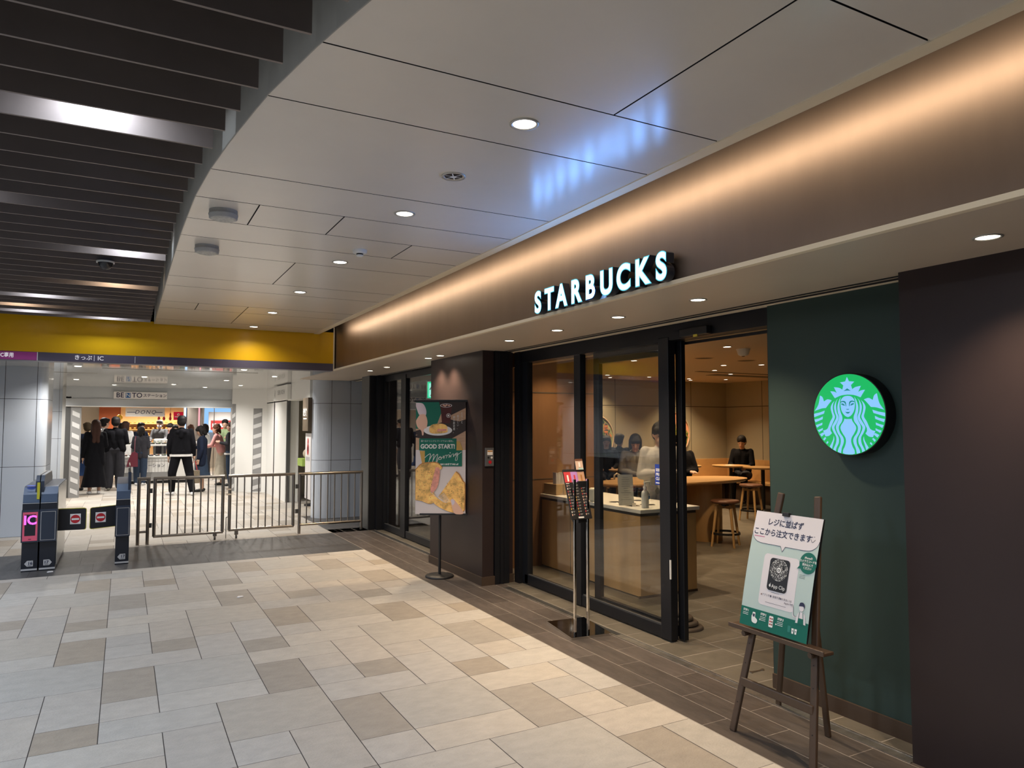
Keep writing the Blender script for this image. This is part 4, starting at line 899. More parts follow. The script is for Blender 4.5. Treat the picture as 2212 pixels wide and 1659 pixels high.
b.poly([(-W, .23), (W, .40), (W, .30), (.1, .20), (-.05, .17), (-W, .21)], m_tb, Mx, z=.0016); b.poly([(-W, .28), (-.1, .33), (.1, .40), (W, .36), (W, .28), (.1, .19), (-W, .24)], m_tb, Mx, z=.0017)
b.lathe([(0, 0)], m_tb, n=3, M=Mx) if 0 else None
b.poly([(-.005, .545), (.115, .545), (.10, .36), (.012, .36)], m_cola, Mx, z=.002); b.disc(.055, .545, .062, m_plate, Mx, z=.0022, ry=.02); b.disc(.055, .545, .056, m_cola, Mx, z=.0024, ry=.016)
for q in ((.03, .548), (.06, .55), (.085, .545), (.045, .54)): b.disc(q[0], q[1], .012, m_sk, Mx, z=.0026, ry=.007, n=8)
b.disc(.08, .44, .022, m_wink, Mx, z=.0026); b.disc(.08, .44, .018, m_cola, Mx, z=.0028); b.disc(.08, .44, .010, m_wink, Mx, z=.003)
b.disc(-.03, .285, .15, m_plate, Mx, z=.003, ry=.055); b.disc(-.03, .287, .12, m_paper, Mx, z=.0032, ry=.042)
b.poly(sm([(-.12, .31), (-.09, .345), (0, .355), (.06, .335), (.07, .29), (.06, .262), (-.06, .25), (-.115, .265), (-.12, .31)]), m_toast, Mx, z=.0036); b.poly([(-.03, .30), (.062, .30), (.06, .28), (-.04, .27)], m_ham, Mx, z=.0038)
b.poly(sm([(-W, H-.01), (-.19, H-.02), (-.155, .50), (-.16, .44), (-.22, .44), (-.25, .50), (-W, .54)]), m_sleeve, Mx, z=.004)
b.poly(sm([(-.22, .45), (-.165, .45), (-.14, .38), (-.15, .31), (-.175, .30), (-.18, .24), (-.195, .235), (-.205, .28), (-.245, .32), (-W+.002, .38), (-.24, .42), (-.22, .45)]), m_sk, Mx, z=.0042)
for vt, x, y in (('とろっと', .222, .46), ('香ばしい、', .18, .43), ('朝の新定番。', .14, .42)): b.text(vt, .030, m_wink, Mx, z=.0045, x=x, y=y, vert=True, sx=.8)
b.poly([(.16, .17), (.20, .17), (.235, .08), (.16, .05)], m_go, Mx, z=.003); b.poly([(-.22, .07), (-.16, .07), (-.16, -.08), (-.19, -.08)], m_go, Mx, z=.003)
b.rect(-.225, .075, .165, .20, m_pg, Mx, z=.005); b.rect(-.165, -.09, .225, .076, m_pg, Mx, z=.005)
b.text('選べるドリンクとフードでよい朝を。', .022, m_wink, Mx, z=.006, x=-.03, y=.172, sx=.95); b.text('GOOD START!', .062, m_wink, Mx, z=.006, x=-.03, y=.115, off=.0022, sx=.88)
b.line(sm([(-.165, .0), (-.13, .03), (-.105, .035), (-.125, -.05)]), .0055, m_wink, Mx, z=.006); b.line(sm([(-.12, -.03), (-.09, .02), (-.068, .032), (-.085, -.05)]), .0055, m_wink, Mx, z=.006); b.line(sm([(-.08, -.03), (-.05, .02), (-.03, .03), (-.05, -.06), (-.04, -.05), (-.02, -.0)]), .0055, m_wink, Mx, z=.006)
b.line(sm([(-.02, 0), (0, .012), (.01, -.01), (-.01, -.02), (-.02, 0), (.02, .0), (.03, .02), (.035, -.01), (.045, .02), (.065, .025), (.06, -.005), (.07, .022), (.09, .03), (.088, .0), (.1, .028)]), .005, m_wink, Mx, z=.006)
b.line(sm([(.1, .028), (.105, .005), (.115, .028), (.135, .04), (.135, .01), (.15, .035), (.17, .05), (.155, .025), (.175, .035), (.18, .05), (.175, -.02), (.155, -.025), (.17, .02), (.22, .06)]), .005, m_wink, Mx, z=.006); b.disc(.1, .05, .005, m_wink, Mx, z=.006)
b.text('AM11:00まで ¥40 off', .024, m_wink, Mx, z=.006, x=.09, y=-.07, off=.001, sx=.9)
tl = sm([(-W, -.12), (-.20, -.06), (-.10, -.045), (-.03, -.05), (.02, -.10), (-.03, -.14), (-.03, -.25), (-.07, -.36), (-.02, -.42), (-.10, -.48), (-.20, -.45), (-W, -.44)])
b.poly([(max(p[0], -W), p[1]) for p in tl], m_crust, Mx, z=.007); b.poly([(max(p[0]*.97-.004, -W), p[1]*.97-.012) for p in tl], m_toast, Mx, z=.0072)
b.poly(sm([(-.05, -.10), (-.01, -.11), (-.01, -.20), (-.03, -.30), (-.075, -.36), (-.105, -.34), (-.08, -.22), (-.05, -.10)]), m_ham, Mx, z=.0075)
tr = sm([(.165, -.14), (.20, -.17), (.24, -.24), (W, -.28), (W, -.50), (.24, -.56), (.13, -.57), (.0, -.52), (-.07, -.46), (-.03, -.42), (.03, -.34), (.10, -.24), (.165, -.14)])
b.poly([(min(p[0], W), p[1]) for p in tr], m_crust, Mx, z=.0078); b.poly([(min(p[0]*.98-.006, W), p[1]*.97-.012) for p in tr], m_toast, Mx, z=.008)
rnd = random.Random(4)
for i in range(130):
    x = rnd.uniform(-.25, -.08) if i % 2 else rnd.uniform(.06, .24); y = rnd.uniform(-.42, -.12) if i % 2 else rnd.uniform(-.5, -.26)
    if i % 2 == 0 and y > -.14-(.17-x)*1.6+.05: y = rnd.uniform(-.5, -.4)
    b.disc(x, y, rnd.uniform(.0015, .004), m_spk, Mx, z=.0085, n=6)
for i in range(9): b.line(sm([(-.10+.01*i, -.36-.008*i), (-.03+.01*i, -.40-.008*i), (.04+.008*i, -.37-.01*i)]), .003, m_plate, Mx, z=.0086)
b.poly(sm([(.105, -.44), (.13, -.425), (.16, -.45), (.22, -.53), (.24, -.58), (.16, -.583), (.13, -.54), (.105, -.44)]), m_sk, Mx, z=.009); b.poly(sm([(.11, -.44), (.13, -.43), (.15, -.455), (.145, -.48), (.125, -.49), (.11, -.44)]), m_sleeve, Mx, z=.0093)
b.build('poster_front', t)
b = MB(); b.rect(-W, -H, W, H, m_pp, frame((2.975, 7.06, 1.25), EXB, (0, 0, 1)), z=0, thick=.002); b.build('poster_back', t)
Mr = frame((2.95, 7.02, 0), EXB, (0, 0, 1)); b = MB(); b.box((-.285, 1.832, -.06), (.275, 1.852, .05), m_black2, M=Mr, bev=.003); b.box((-.285, 1.852, .03), (.275, 1.856, .05), m_steel, M=Mr); b.box((-.22, .655, -.06), (.275, .672, .05), m_black2, M=Mr); b.build('poster_rails', t)

# ------------------------------------------------------------------ MENU STAND
t = thing('menu_stand', 'chrome two pole stand with a black menu board and leaflet holder on a mirror base', 'menu stand', (3.17, 4.77, 0))
b = MB(); P = [(2.965, 4.557), (3.30, 4.522), (3.372, 5.0), (3.04, 5.03)]; b.ring([[(p[0], p[1], z) for p in P] for z in (0, .016)], m_chrome, False)
b.add([(p[0], p[1], .0165) for p in P], [(0, 1, 2, 3)], mat('mirror_base', (.35, .33, .3), .05, metal=1.0, nscale=9, namt=.25)); b.build('mirror_base', t)
for x in (3.033, 3.152):
    b = MB(); b.box((x-.009, 4.605, .016), (x+.009, 4.623, 1.18), m_chrome, bev=.002); b.build('chrome_pole', t)
Mx = frame((3.08, 4.645, 1.065), (1, 0, 0), (0, .13, .37)); hw, hh = .094, .196
b = MB(); b.box((-hw, -hh, -.008), (hw, hh, 0), m_black2, M=Mx, bev=.002)
cols = (mat('menu_red', (.5, .05, .06), .4), mat('menu_violet', (.42, .22, .55), .4), mat('menu_peach', (.65, .38, .25), .4))
for i in range(3):
    b.rect(-hw+.003+i*.0627, .092, -hw+.003+(i+1)*.0627, .175, cols[i], Mx, z=.001); b.rect(-hw+.028+i*.0627, .10, -hw+.042+i*.0627, .15, (m_paper, cols[0], m_crust)[i], Mx, z=.0015)
rnd = random.Random(2)
for cidx in range(3):
    xx = -hw+.008+.0627*cidx; b.rect(xx, .082, xx+.03, .086, m_wink, Mx, z=.001)
    for r in range(11):
        y = .065-.0225*r
        b.rect(xx+.004, y-.006, xx+.010, y+.007, (m_sk, m_wink, cols[0], m_go)[rnd.randrange(4)], Mx, z=.001)
        b.rect(xx+.016, y+.003, xx+.016+rnd.uniform(.012, .026), y+.005, m_tape2, Mx, z=.001); b.rect(xx+.018, y-.003, xx+.018+rnd.uniform(.008, .018), y-.001, m_tape, Mx, z=.001)
b.rect(-.03, -.188, .02, -.176, m_tape2, Mx, z=.001); b.build('menu_board', t)
b = MB(); b.box((3.10, 4.66, .84), (3.20, 4.75, 1.16), m_black2, bev=.003); b.box((3.105, 4.658, 1.0), (3.20, 4.661, 1.003), m_steel); b.build('leaflet_box', t)
b = MB(); Mc = frame((3.135, 4.70, 1.285), (1, 0, 0), (0, .1, .37)); b.rect(-.034, -.04, .034, .04, mat('card_pink', (.62, .45, .36), .5), Mc, z=0, thick=.002); b.rect(-.034, .03, .034, .045, m_leather, Mc, z=.001); b.rect(-.008, -.02, .008, .018, m_paper, Mc, z=.002); b.rect(-.014, -.04, .03, -.027, mat('card_teal', (.4, .6, .58), .5), Mc, z=.002); b.build('top_card', t)

# ------------------------------------------------------------------ EASEL WITH POSTER
t = thing('wooden_easel', 'dark brown wooden easel standing beside the cafe entrance', 'easel', (3.0, 2.59, 0))
def beam(a, bb, w_, d_, mt, name, parent=t, side=(0, 1, 0)):
    a = Vector(a); bb = Vector(bb); ez = (bb-a).normalized(); ey = Vector(side); ey = (ey-ez*ey.dot(ez)).normalized(); ex = ey.cross(ez)
    M_ = Matrix((ex, ey, ez)).transposed().to_4x4(); M_.translation = a
    b = MB(); L = (bb-a).length; b.box((-d_/2, -w_/2, 0), (d_/2, w_/2, L-w_*.0), mt, M=M_, bev=.006); return b
def legx(z): return 2.845+.245*z/1.235
for s_, yb, yt_ in ((1, 2.837, 2.70), (-1, 2.339, 2.472)):
    b = beam((legx(0), yb, .0), (legx(1.235), yt_, 1.235), .038, .020, m_dwood, 'front_leg')
    for zz in (.15, .25, .35, .45): 
        y = yb+(yt_-yb)*zz/1.235; b.tube([(legx(zz)-.0115, y, zz), (legx(zz)-.009, y, zz)], .003, m_black2, 8)
    b.build('front_leg', t)
for yb, yt_, xb in ((2.965, 2.635, 3.33), (2.55, 2.545, 3.22)):
    b = beam((xb, yb, 0), (3.075, yt_, 1.12), .034, .018, m_dwood, 'rear_leg'); b.build('rear_leg', t)
b = MB(); zz = .255; b = beam((legx(zz)-.006, 2.812, zz), (legx(zz)-.006, 2.363, zz), .02, .045, m_dwood, 'crossbar', side=(1, 0, 0)); b.build('crossbar', t)
zt = .535; b = MB(); b.box((legx(zt)-.075, 2.29, zt-.012), (legx(zt)-.005, 2.885, zt+.004), m_dwood, bev=.003); b.box((legx(zt)-.079, 2.29, zt-.012), (legx(zt)-.069, 2.885, zt+.012), m_dwood, bev=.003); b.build('tray', t)
for y in (2.80, 2.385):
    b = MB(); b.tube([(legx(.5)-.010, y, .505), (legx(.5)-.045, y, .502)], .016, m_dwood, 18); b.tube([(legx(.5)-.045, y, .502), (legx(.5)-.05, y, .502)], .013, m_dwood, 18); b.build('wooden_knob', t)
# poster on easel
nx = Vector((.58, 0, -.145)).normalized()
Mp = frame((2.952, 2.598, .845), (0, -1, 0), (.145, 0, .58))
pt = thing('order_poster', 'pale mint poster with Japanese ordering instructions resting on the easel', 'poster', (2.95, 2.598, .55))
m_mint = mat('poster_mint', (.47, .58, .55), .4); m_pk2 = mat('poster_white', (.72, .68, .70), .4); m_pgr = mat('poster_green', (.0, .13, .09), .4)
hw, hh = .210, .298
def bend(x, y): return .022*max(0, (y-.0)/hh)**2 * 0 + .012*math.cos(y/hh*1.4)
class PB(MB):
    """flat print wrapped on the gently bowed sheet"""
    def build(s, *a, **k):
        inv = Mp.inverted(); out = []
        for p in s.v:
            q = inv @ Vector(p); q.z += bend(q.x, q.y); out.append(tuple(Mp @ q))
        s.v = out; return MB.build(s, *a, **k)
def srect(b, x0, y0, x1, y1, mt, z, n=12):
    for i in range(n):
        ya = y0+(y1-y0)*i/n; yb = y0+(y1-y0)*(i+1)/n; b.rect(x0, ya, x1, yb, mt, Mp, z=z)
b = PB(); srect(b, -hw, -hh, hw, hh, m_mint, 0, 24); srect(b, -hw, -hh, hw, -.205, m_pgr, .0006, 6)
srect(b, -hw, .175, hw, hh, m_pk2, .0006, 8); N_ = 14
arc = sm([(-hw, .185), (-.20, .16), (-.17, .138), (-.13, .132)])+[(-.015, .132), (0, .105), (.015, .132)]+sm([(.13, .132), (.17, .138), (.20, .16), (hw, .185)])
b.poly(arc, m_pk2, Mp, z=.0008); b.line(arc, .0022, m_ink, Mp, z=.0012)
b.text('レジに並ばず', .040, m_ink, Mp, z=.0014, x=-.01, y=.245, off=.0008, sx=.95); b.text('ここから注文できます', .040, m_ink, Mp, z=.0014, x=-.02, y=.19, off=.0008, sx=.92)
b.rect(-.195, .164, -.125, .1675, mat('print_pink', (.55, .12, .25), .5), Mp, z=.0014); b.line(sm([(.158, .192), (.17, .178), (.184, .192)]), .0022, m_ink, Mp, z=.0014); b.disc(.165, .204, .0022, m_ink, Mp, z=.0014, n=8); b.disc(.177, .206, .0022, m_ink, Mp, z=.0014, n=8)
def rrect(b, x0, y0, x1, y1, r, mt, z):
    P = []
    for cx, cy, a0 in ((x1-r, y1-r, 0), (x0+r, y1-r, PI/2), (x0+r, y0+r, PI), (x1-r, y0+r, 3*PI/2)):
        P += [(cx+r*math.cos(a0+PI/2*k/6), cy+r*math.sin(a0+PI/2*k/6)) for k in range(7)]
    b.poly(P, mt, Mp, z=z)
for i in range(12):   # white card split in strips so it follows the bow
    ya = -.175+.26*i/12; yb = ya+.26/12
    if 0 < i < 11: srect(b, -.105, ya, .115, yb, m_pk2, .0006, 1)
rrect(b, -.105, -.175, .115, -.13, .02, m_pk2, .0006); rrect(b, -.105, .04, .115, .085, .02, m_pk2, .0006)
rrect(b, -.062, -.095, .062, .068, .018, m_black2, .0022)
rnd = random.Random(11)
for q in range(6):   # decorative rings of dashes
    rr = .020+.0065*q; a = rnd.random()
    while a < 2*PI+.2:
        da = rnd.uniform(.15, .7)*.02/rr*1.2; cc = (m_tape, m_wink, m_wink)[rnd.randrange(3)]
        seg = [(rr*math.cos(a+da*k/4), .012+rr*math.sin(a+da*k/4)) for k in range(5)]; b.line(seg, .0032, cc, Mp, z=.003); a += da+.09*.02/rr*3
b.disc(0, .012, .014, m_wink, Mp, z=.003); b.rect(-.007, .006, .007, .017, m_black2, Mp, z=.0036); b.disc(0, .0115, .0038, m_wink, Mp, z=.004, n=12); b.disc(-.042, -.071, .006, m_wink, Mp, z=.003, n=14, ry=.007); b.disc(-.038, -.07, .002, m_black2, Mp, z=.0035, n=8); b.line([(-.042, -.063), (-.039, -.059)], .002, m_wink, Mp, z=.003)
b.text('App Clip', .026, m_wink, Mp, z=.003, x=.010, y=-.072, sx=.9)
b.rect(-.03, -.104, .02, -.1025, m_ink, Mp, z=.0014)
for i, s_ in enumerate(('アプリ不要', '登録不要', 'お支払いは')): b.text(s_, .0125, m_ink, Mp, z=.0014, x=-.055+.062*i, y=-.124-.000*i); b.rect(-.092+.062*i, -.128, -.087+.062*i, -.120, m_leather if i == 0 else m_ink, Mp, z=.0014)
b.text('Apple Pay', .013, m_ink, Mp, z=.0014, x=.082, y=-.139); b.rect(-.06, -.158, .07, -.1565, m_ink, Mp, z=.0014)
b.disc(.165, .075, .05, m_pgr, Mp, z=.0022, ry=.052); b.poly([(.12, .06), (.105, .04), (.13, .045)], m_pgr, Mp, z=.0022)
for i, s_ in enumerate(('iPhoneの', 'カメラでコードを', '読み込んで', 'ください')): b.text(s_, .0145, m_wink, Mp, z=.003, x=.165, y=.099-.0165*i, off=.0003, sx=.85)
for i in range(3): b.rect(.125, .012-.007*i, .158, .0135-.007*i, m_ink, Mp, z=.0014)
# illustrated assistant
b.poly(sm([(.135, -.215), (.145, -.17), (.165, -.16), (.185, -.17), (.195, -.215)]), m_pk2, Mp, z=.002); b.poly([(.148, -.215), (.150, -.19), (.18, -.19), (.183, -.215)], m_pgr, Mp, z=.0024); b.line([(.152, -.19), (.155, -.162)], .003, m_pgr, Mp, z=.0024); b.line([(.178, -.19), (.174, -.162)], .003, m_pgr, Mp, z=.0024)
b.disc(.163, -.14, .0135, m_pk2, Mp, z=.0024, ry=.017); b.poly(sm([(.147, -.135), (.152, -.118), (.168, -.114), (.180, -.125), (.179, -.142), (.172, -.132), (.147, -.135)]), m_ink, Mp, z=.0028)
b.line(sm([(.138, -.19), (.118, -.185), (.112, -.15), (.105, -.14)]), .006, m_pk2, Mp, z=.002); b.line(sm([(.138, -.186), (.121, -.182), (.116, -.15), (.108, -.135), (.100, -.138)]), .0014, m_ink, Mp, z=.0026)
for i, (x, s_) in enumerate(((-.175, 'STEP.1'), (-.06, 'STEP.2'), (.048, 'STEP.3'))):
    b.text(s_, .0155, m_wink, Mp, z=.0014, x=x, y=-.222, off=.0005, sx=.85)
    for k in range(3 if i else 2): b.rect(x-.02, -.236-.008*k, x+.016, -.2338-.008*k, m_wink, Mp, z=.0014)
rrect(b, -.130, -.262, -.112, -.222, .004, m_wink, .0016); b.poly(sm([(-.135, -.238), (-.13, -.27), (-.105, -.276), (-.095, -.262), (-.105, -.25), (-.135, -.238)]), m_wink, Mp, z=.0018); b.rect(-.127, -.245, -.115, -.230, m_ink, Mp, z=.002)
rrect(b, -.022, -.272, .004, -.218, .005, m_wink, .0016)
for i in range(6): b.rect(-.018+.011*(i % 2), -.262+.014*(i//2), -.009+.011*(i % 2), -.255+.014*(i//2), (m_rd, m_leather)[i % 2], Mp, z=.002)
for x in (-.082, .020): b.poly([(x, -.245), (x+.008, -.25), (x, -.255)], m_wink, Mp, z=.0016)
for x in (.125, .143): b.poly([(x-.007, -.245), (x+.007, -.245), (x+.005, -.27), (x-.005, -.27)], m_wink, Mp, z=.0016); b.disc(x, -.257, .003, m_ink, Mp, z=.002, n=8)
b.rect(.095, -.268, .112, -.238, mat('print_teal', (.02, .2, .16), .5), Mp, z=.0016)
b.build('poster_print', pt)
b = MB(); b.box((-hw, -hh, -.001), (hw, hh, -.008), m_black2, M=Mp); b.build('backing_board', pt)
b = MB(); b.box((-.03, hh-.012, -.006), (.01, hh+.008, .018), m_black2, M=Mp, bev=.003); b.line([(.02, hh+.0), (.022, hh+.02)], .003, m_black2, Mp, z=.004); b.build('binder_clip', pt)
# ------------------------------------------------------------------ PEOPLE
m_skin = mat('skin', (.50, .30, .21), .5); m_hairb = mat('black_hair', (.010, .008, .008), .6, spec=.2, nscale=30, namt=.3, bump=.3, bscale=60, stretch=(4,4,.6)); m_hairr = mat('reddish_brown_hair', (.04, .017, .012), .6, spec=.2, bump=.3, bscale=60, stretch=(4,4,.6)); m_hairg = mat('greying_hair', (.08, .075, .07), .5)
m_mask = mat('white_mask', (.75, .76, .78), .6); m_lip_ = mat('lips', (.35, .08, .07), .5); m_eye = mat('dark_eyes', (.01, .008, .008), .3)
def fab(name, c): return mat('fabric_'+name, c, .9, nscale=14, namt=.12, bump=.1, bscale=25, spec=.12)
def cap(b, p0, r0, p1, r1, n=12):
    """tapered capsule"""
    p0 = Vector(p0); p1 = Vector(p1); d = p1-p0; L = d.length
    if L < 1e-5: p1 = p0+Vector((0, 0, .001)); d = p1-p0; L = .001
    z = d/L; u = Vector((0, 0, 1)) if abs(z.z) < .9 else Vector((1, 0, 0)); a = z.cross(u).normalized(); c = z.cross(a)
    rings = []
    for i in range(1, 5): t_ = PI/2*(1-i/4); rings.append((p0-z*r0*math.sin(t_), r0*math.cos(t_)))
    for i in range(0, 4): t_ = PI/2*i/4; rings.append((p1+z*r1*math.sin(t_), r1*math.cos(t_)))
    b.ring([[tuple(q+a*rr*math.cos(2*PI*k/n)+c*rr*math.sin(2*PI*k/n)) for k in range(n)] for q, rr in rings], m_skin, True, True)
def ell(b, c, r, rot=None, n=14):
    M_ = Matrix.Translation(c) @ (rot.to_4x4() if rot else Matrix.Identity(4)); b.sphere((0, 0, 0), r, m_skin, n, M=M_)
def fuse(b, name, parent, mt, vox=.011, smooth=3):
    """join the rough volumes into one continuous skin"""
    me = bpy.data.meshes.new(name); me.from_pydata(b.v, [], b.f); o = bpy.data.objects.new(name, me); COL.objects.link(o)
    m = o.modifiers.new('r', 'REMESH'); m.mode = 'VOXEL'; m.voxel_size = vox; m.use_smooth_shade = True
    if smooth: s = o.modifiers.new('s', 'SMOOTH'); s.iterations = smooth; s.factor = .5
    bpy.context.view_layer.update(); dg = bpy.context.evaluated_depsgraph_get()
    nm = bpy.data.meshes.new_from_object(o.evaluated_get(dg)); bpy.data.objects.remove(o); bpy.data.meshes.remove(me)
    nm.name = name; nm.materials.clear(); nm.materials.append(mt)
    for p in nm.polygons: p.use_smooth = True
    o = bpy.data.objects.new(name, nm); COL.objects.link(o)
    if parent: o.parent = parent
    return o
def person(label, x, y, rz, h=1.68, arms=('down', 'down'), legs='stand', top=None, topc='long', bottom=None, btype='trousers', hair='short', hairm=None, shoes=None,
           tilt=0.0, turn=0.0, lean=0.0, mask=False, vox=.012, low=False, zoff=0.0, shoem=None, hem=None, hood=False, group=None, seat=.46, extra=None, width=1.0, slack=0):
    """figure facing local +Y at rotation 0"""
    root = thing('person', label, 'person', (x, y, zoff), rz, group)
    k = h/1.70; V = lambda a, b_, c: Vector((a*k*width, b_*k, c*k))
    sit = legs == 'sit'
    dz = (seat+.10 - .93*k)/k if sit else 0.0          # drop of the trunk when seated
    pel = V(0, 0, .93+dz)
    def T(a, b_, c):    # trunk point, leaned forward about the pelvis
        p = Vector((a*width, b_, c-.93)); p = Matrix.Rotation(-lean, 3, 'X') @ p; return Vector((p.x*k, p.y*k, (p.z+.93+dz)*k))
    sh = [T(-.165, 0, 1.385), T(.165, 0, 1.385)]; neck = T(0, -.01, 1.42); 
    hc0 = T(0, .015, 1.57)
    HR = Matrix.Rotation(turn, 3, 'Z') @ Matrix.Rotation(-tilt, 3, 'X')
    np_ = T(0, 0, 1.47)
    def Hd(a, b_, c): return np_ + HR @ (Vector((a, b_, c))*k*1.10)      # head point relative to the neck top
    b = MB()
    # trunk
    cap(b, T(-.03, 0, .95), .098*k, T(0, 0, 1.08), .098*k); cap(b, T(.03, 0, .95), .098*k, T(0, 0, 1.08), .098*k); cap(b, T(-.05, 0, 1.1), .10*k, T(-.07, .0, 1.30), .105*k); cap(b, T(.05, 0, 1.1), .10*k, T(.07, 0, 1.30), .105*k)
    cap(b, T(-.12, 0, 1.37), .055*k, T(.12, 0, 1.37), .055*k); cap(b, neck, .055*k, Hd(0, .005, .04), .05*k)
    # head
    ell(b, Hd(0, .0, .118), (.078*k, .095*k, .102*k), HR); ell(b, Hd(0, .028, .060), (.060*k, .064*k, .072*k), HR); cap(b, Hd(0, .085, .10), .010*k, Hd(0, .098, .075), .013*k, 8); cap(b, Hd(0, .07, .015), .018*k, Hd(0, .06, .02), .02*k, 8)
    for s_ in (-1, 1): ell(b, Hd(.072*s_, -.005, .095), (.012*k, .02*k, .03*k), HR, 8)
    # arms
    hands = []; sleeves = []
    for i, s_ in enumerate((-1, 1)):
        a = arms[i]; S0 = sh[i]
        if a == 'down': E_ = T(.225*s_, -.02, 1.10); W_ = T(.235*s_, .05, .86); F = Vector((0, .15, -1))
        elif a == 'front': E_ = T(.215*s_, -.01, 1.12); W_ = T(.09*s_, .24, 1.16); F = Vector((-.3*s_, .9, .25))
        elif a == 'fold': E_ = T(.23*s_, .06, 1.12); W_ = T(-.02*s_, .22, 1.10); F = Vector((-1*s_, .2, 0))
        elif a == 'table': E_ = T(.22*s_, .10, 1.12); W_ = T(.13*s_, .33, 1.06); F = Vector((-.3*s_, 1, -.1))
        elif a == 'reach': E_ = T(.21*s_, .16, 1.18); W_ = T(.17*s_, .42, 1.18); F = Vector((0, 1, -.1))
        elif a == 'chin': E_ = T(.20*s_, .16, 1.12); W_ = T(.05*s_, .17, 1.36); F = Vector((-.2*s_, -.1, 1))
        elif a == 'bag': E_ = T(.23*s_, -.03, 1.12); W_ = T(.17*s_, .14, 1.03); F = Vector((-.4*s_, .7, .0))
        F.normalize(); Fr = Matrix.Rotation(-lean, 3, 'X') @ F if a != 'down' else F
        cap(b, S0, .052*k, E_, .040*k); cap(b, E_, .039*k, W_, .026*k); sleeves.append((S0, E_, W_, Fr))
        pc = W_+Fr*.05*k; side = Fr.cross(Vector((s_*.9, .1, .4))).normalized(); nrm = side.cross(Fr)
        cap(b, W_, .024*k, pc, .032*k, 8); cap(b, W_+Fr*.02*k+side*.012*k, .018*k, W_+Fr*.085*k+side*.02*k, .017*k, 8); cap(b, W_+Fr*.02*k-side*.012*k, .018*k, W_+Fr*.085*k-side*.02*k, .016*k, 8)
        for q, (o_, L_) in enumerate(((.030, .072), (.010, .085), (-.010, .080), (-.029, .062))):
            p0 = W_+Fr*.085*k+side*o_*k; p1 = p0+(Fr*.55+nrm*.12*(-s_ if a == 'down' else s_*0)).normalized()*L_*.55*k; p2 = p1+(Fr*.8-nrm*.35).normalized()*L_*.45*k
            cap(b, p0, .0095*k, p1, .009*k, 6); cap(b, p1, .009*k, p2, .0075*k, 6)
        cap(b, W_+Fr*.03*k+side*.028*k, .012*k, W_+Fr*.075*k+side*.055*k, .0095*k, 6)
        hands.append(W_+Fr*.12*k)
    # legs
    hipz = .90; LG = []
    for i, s_ in enumerate((-1, 1)):
        H_ = V(.085*s_, 0, hipz+dz)
        if legs == 'stand': K_ = V(.095*s_, .01, .49); A_ = V(.095*s_, -.02, .09); fd = Vector((.12*s_, 1, 0))
        elif legs == 'apart': K_ = V(.16*s_, .02*s_, .49); A_ = V(.20*s_+.03, .10*s_*-1, .09); fd = Vector((-1.2 if s_ < 0 else .1, 1, 0))
        elif legs == 'walk': K_ = V(.09*s_, .12*s_, .50); A_ = V(.09*s_, .12*s_-.05, .09); fd = Vector((0, 1, 0))
        else: H_ = V(.09*s_, .0, hipz+dz); K_ = Vector((.11*s_*k, .42*k, (seat+.06))); A_ = Vector((.11*s_*k, .44*k, max(.09*k, seat-.38*k))); fd = Vector((.1*s_, 1, 0))
        fd.normalize(); cap(b, H_, .088*k, K_, .056*k); cap(b, K_, .054*k, A_, .036*k)
        ft = A_+Vector((fd.x*.13*k, fd.y*.13*k, -.055*k)); cap(b, A_, .036*k, A_+Vector((fd.x*.02, fd.y*.02, -.045*k)), .036*k); cap(b, A_-fd*.02*k+Vector((0, 0, -.05*k)), .032*k, ft, .027*k); LG.append((H_, K_, A_, fd))
    fuse(b, 'body', root, m_skin, vox if not low else .016)
    # face details
    if not low:
        b = MB()
        for s_ in (-1, 1): b.sphere(tuple(Hd(.030*s_, .086, .106)), (.011*k, .006*k, .005*k), m_eye, 10); b.tube([Hd(.015*s_, .089, .136), Hd(.032*s_, .089, .142), Hd(.048*s_, .080, .136)], .0028*k, m_hairb, 6)
        b.build('eyes', root, inv=1)
        if not mask: b = MB(); b.sphere(tuple(Hd(0, .083, .045)), (.022*k, .008*k, .006*k), m_lip_, 10); b.build('mouth', root, inv=1)
    if mask:
        b = MB(); ell(b, Hd(0, .045, .055), (.062*k, .062*k, .05*k), HR); fuse(b, 'face_mask', root, m_mask, .012)
    # hair
    hm = hairm or m_hairb; b = MB()
    ell(b, Hd(0, -.014, .150), (.098*k, .108*k, .102*k), HR); ell(b, Hd(0, -.035, .105), (.096*k, .085*k, .095*k), HR)
    if hair in ('short', 'cap'): cap(b, Hd(-.042, .052, .178), .042*k, Hd(.042, .052, .178), .042*k, 8)
    if hair == 'fringe' or hair in ('long', 'bob'): cap(b, Hd(-.046, .054, .165), .042*k, Hd(.046, .054, .165), .042*k, 8)
    if hair == 'long':
        for s_ in (-1, 1): cap(b, Hd(.07*s_, -.02, .13), .03*k, T(.085*s_, .02, 1.30), .03*k)
        cap(b, Hd(-.035, -.05, .1), .06*k, T(-.04, -.09, 1.22), .05*k); cap(b, Hd(.035, -.05, .1), .06*k, T(.04, -.09, 1.22), .05*k)
    if hair == 'bob':
        for s_ in (-1, 1): cap(b, Hd(.068*s_, -.01, .14), .032*k, Hd(.072*s_, .005, .01), .03*k)
        cap(b, Hd(0, -.06, .12), .07*k, Hd(0, -.065, .01), .06*k)
    if hair == 'tail': ell(b, Hd(0, -.10, .08), (.035*k, .04*k, .045*k)); cap(b, Hd(0, -.10, .06), .03*k, Hd(.0, -.11, -.04), .02*k)
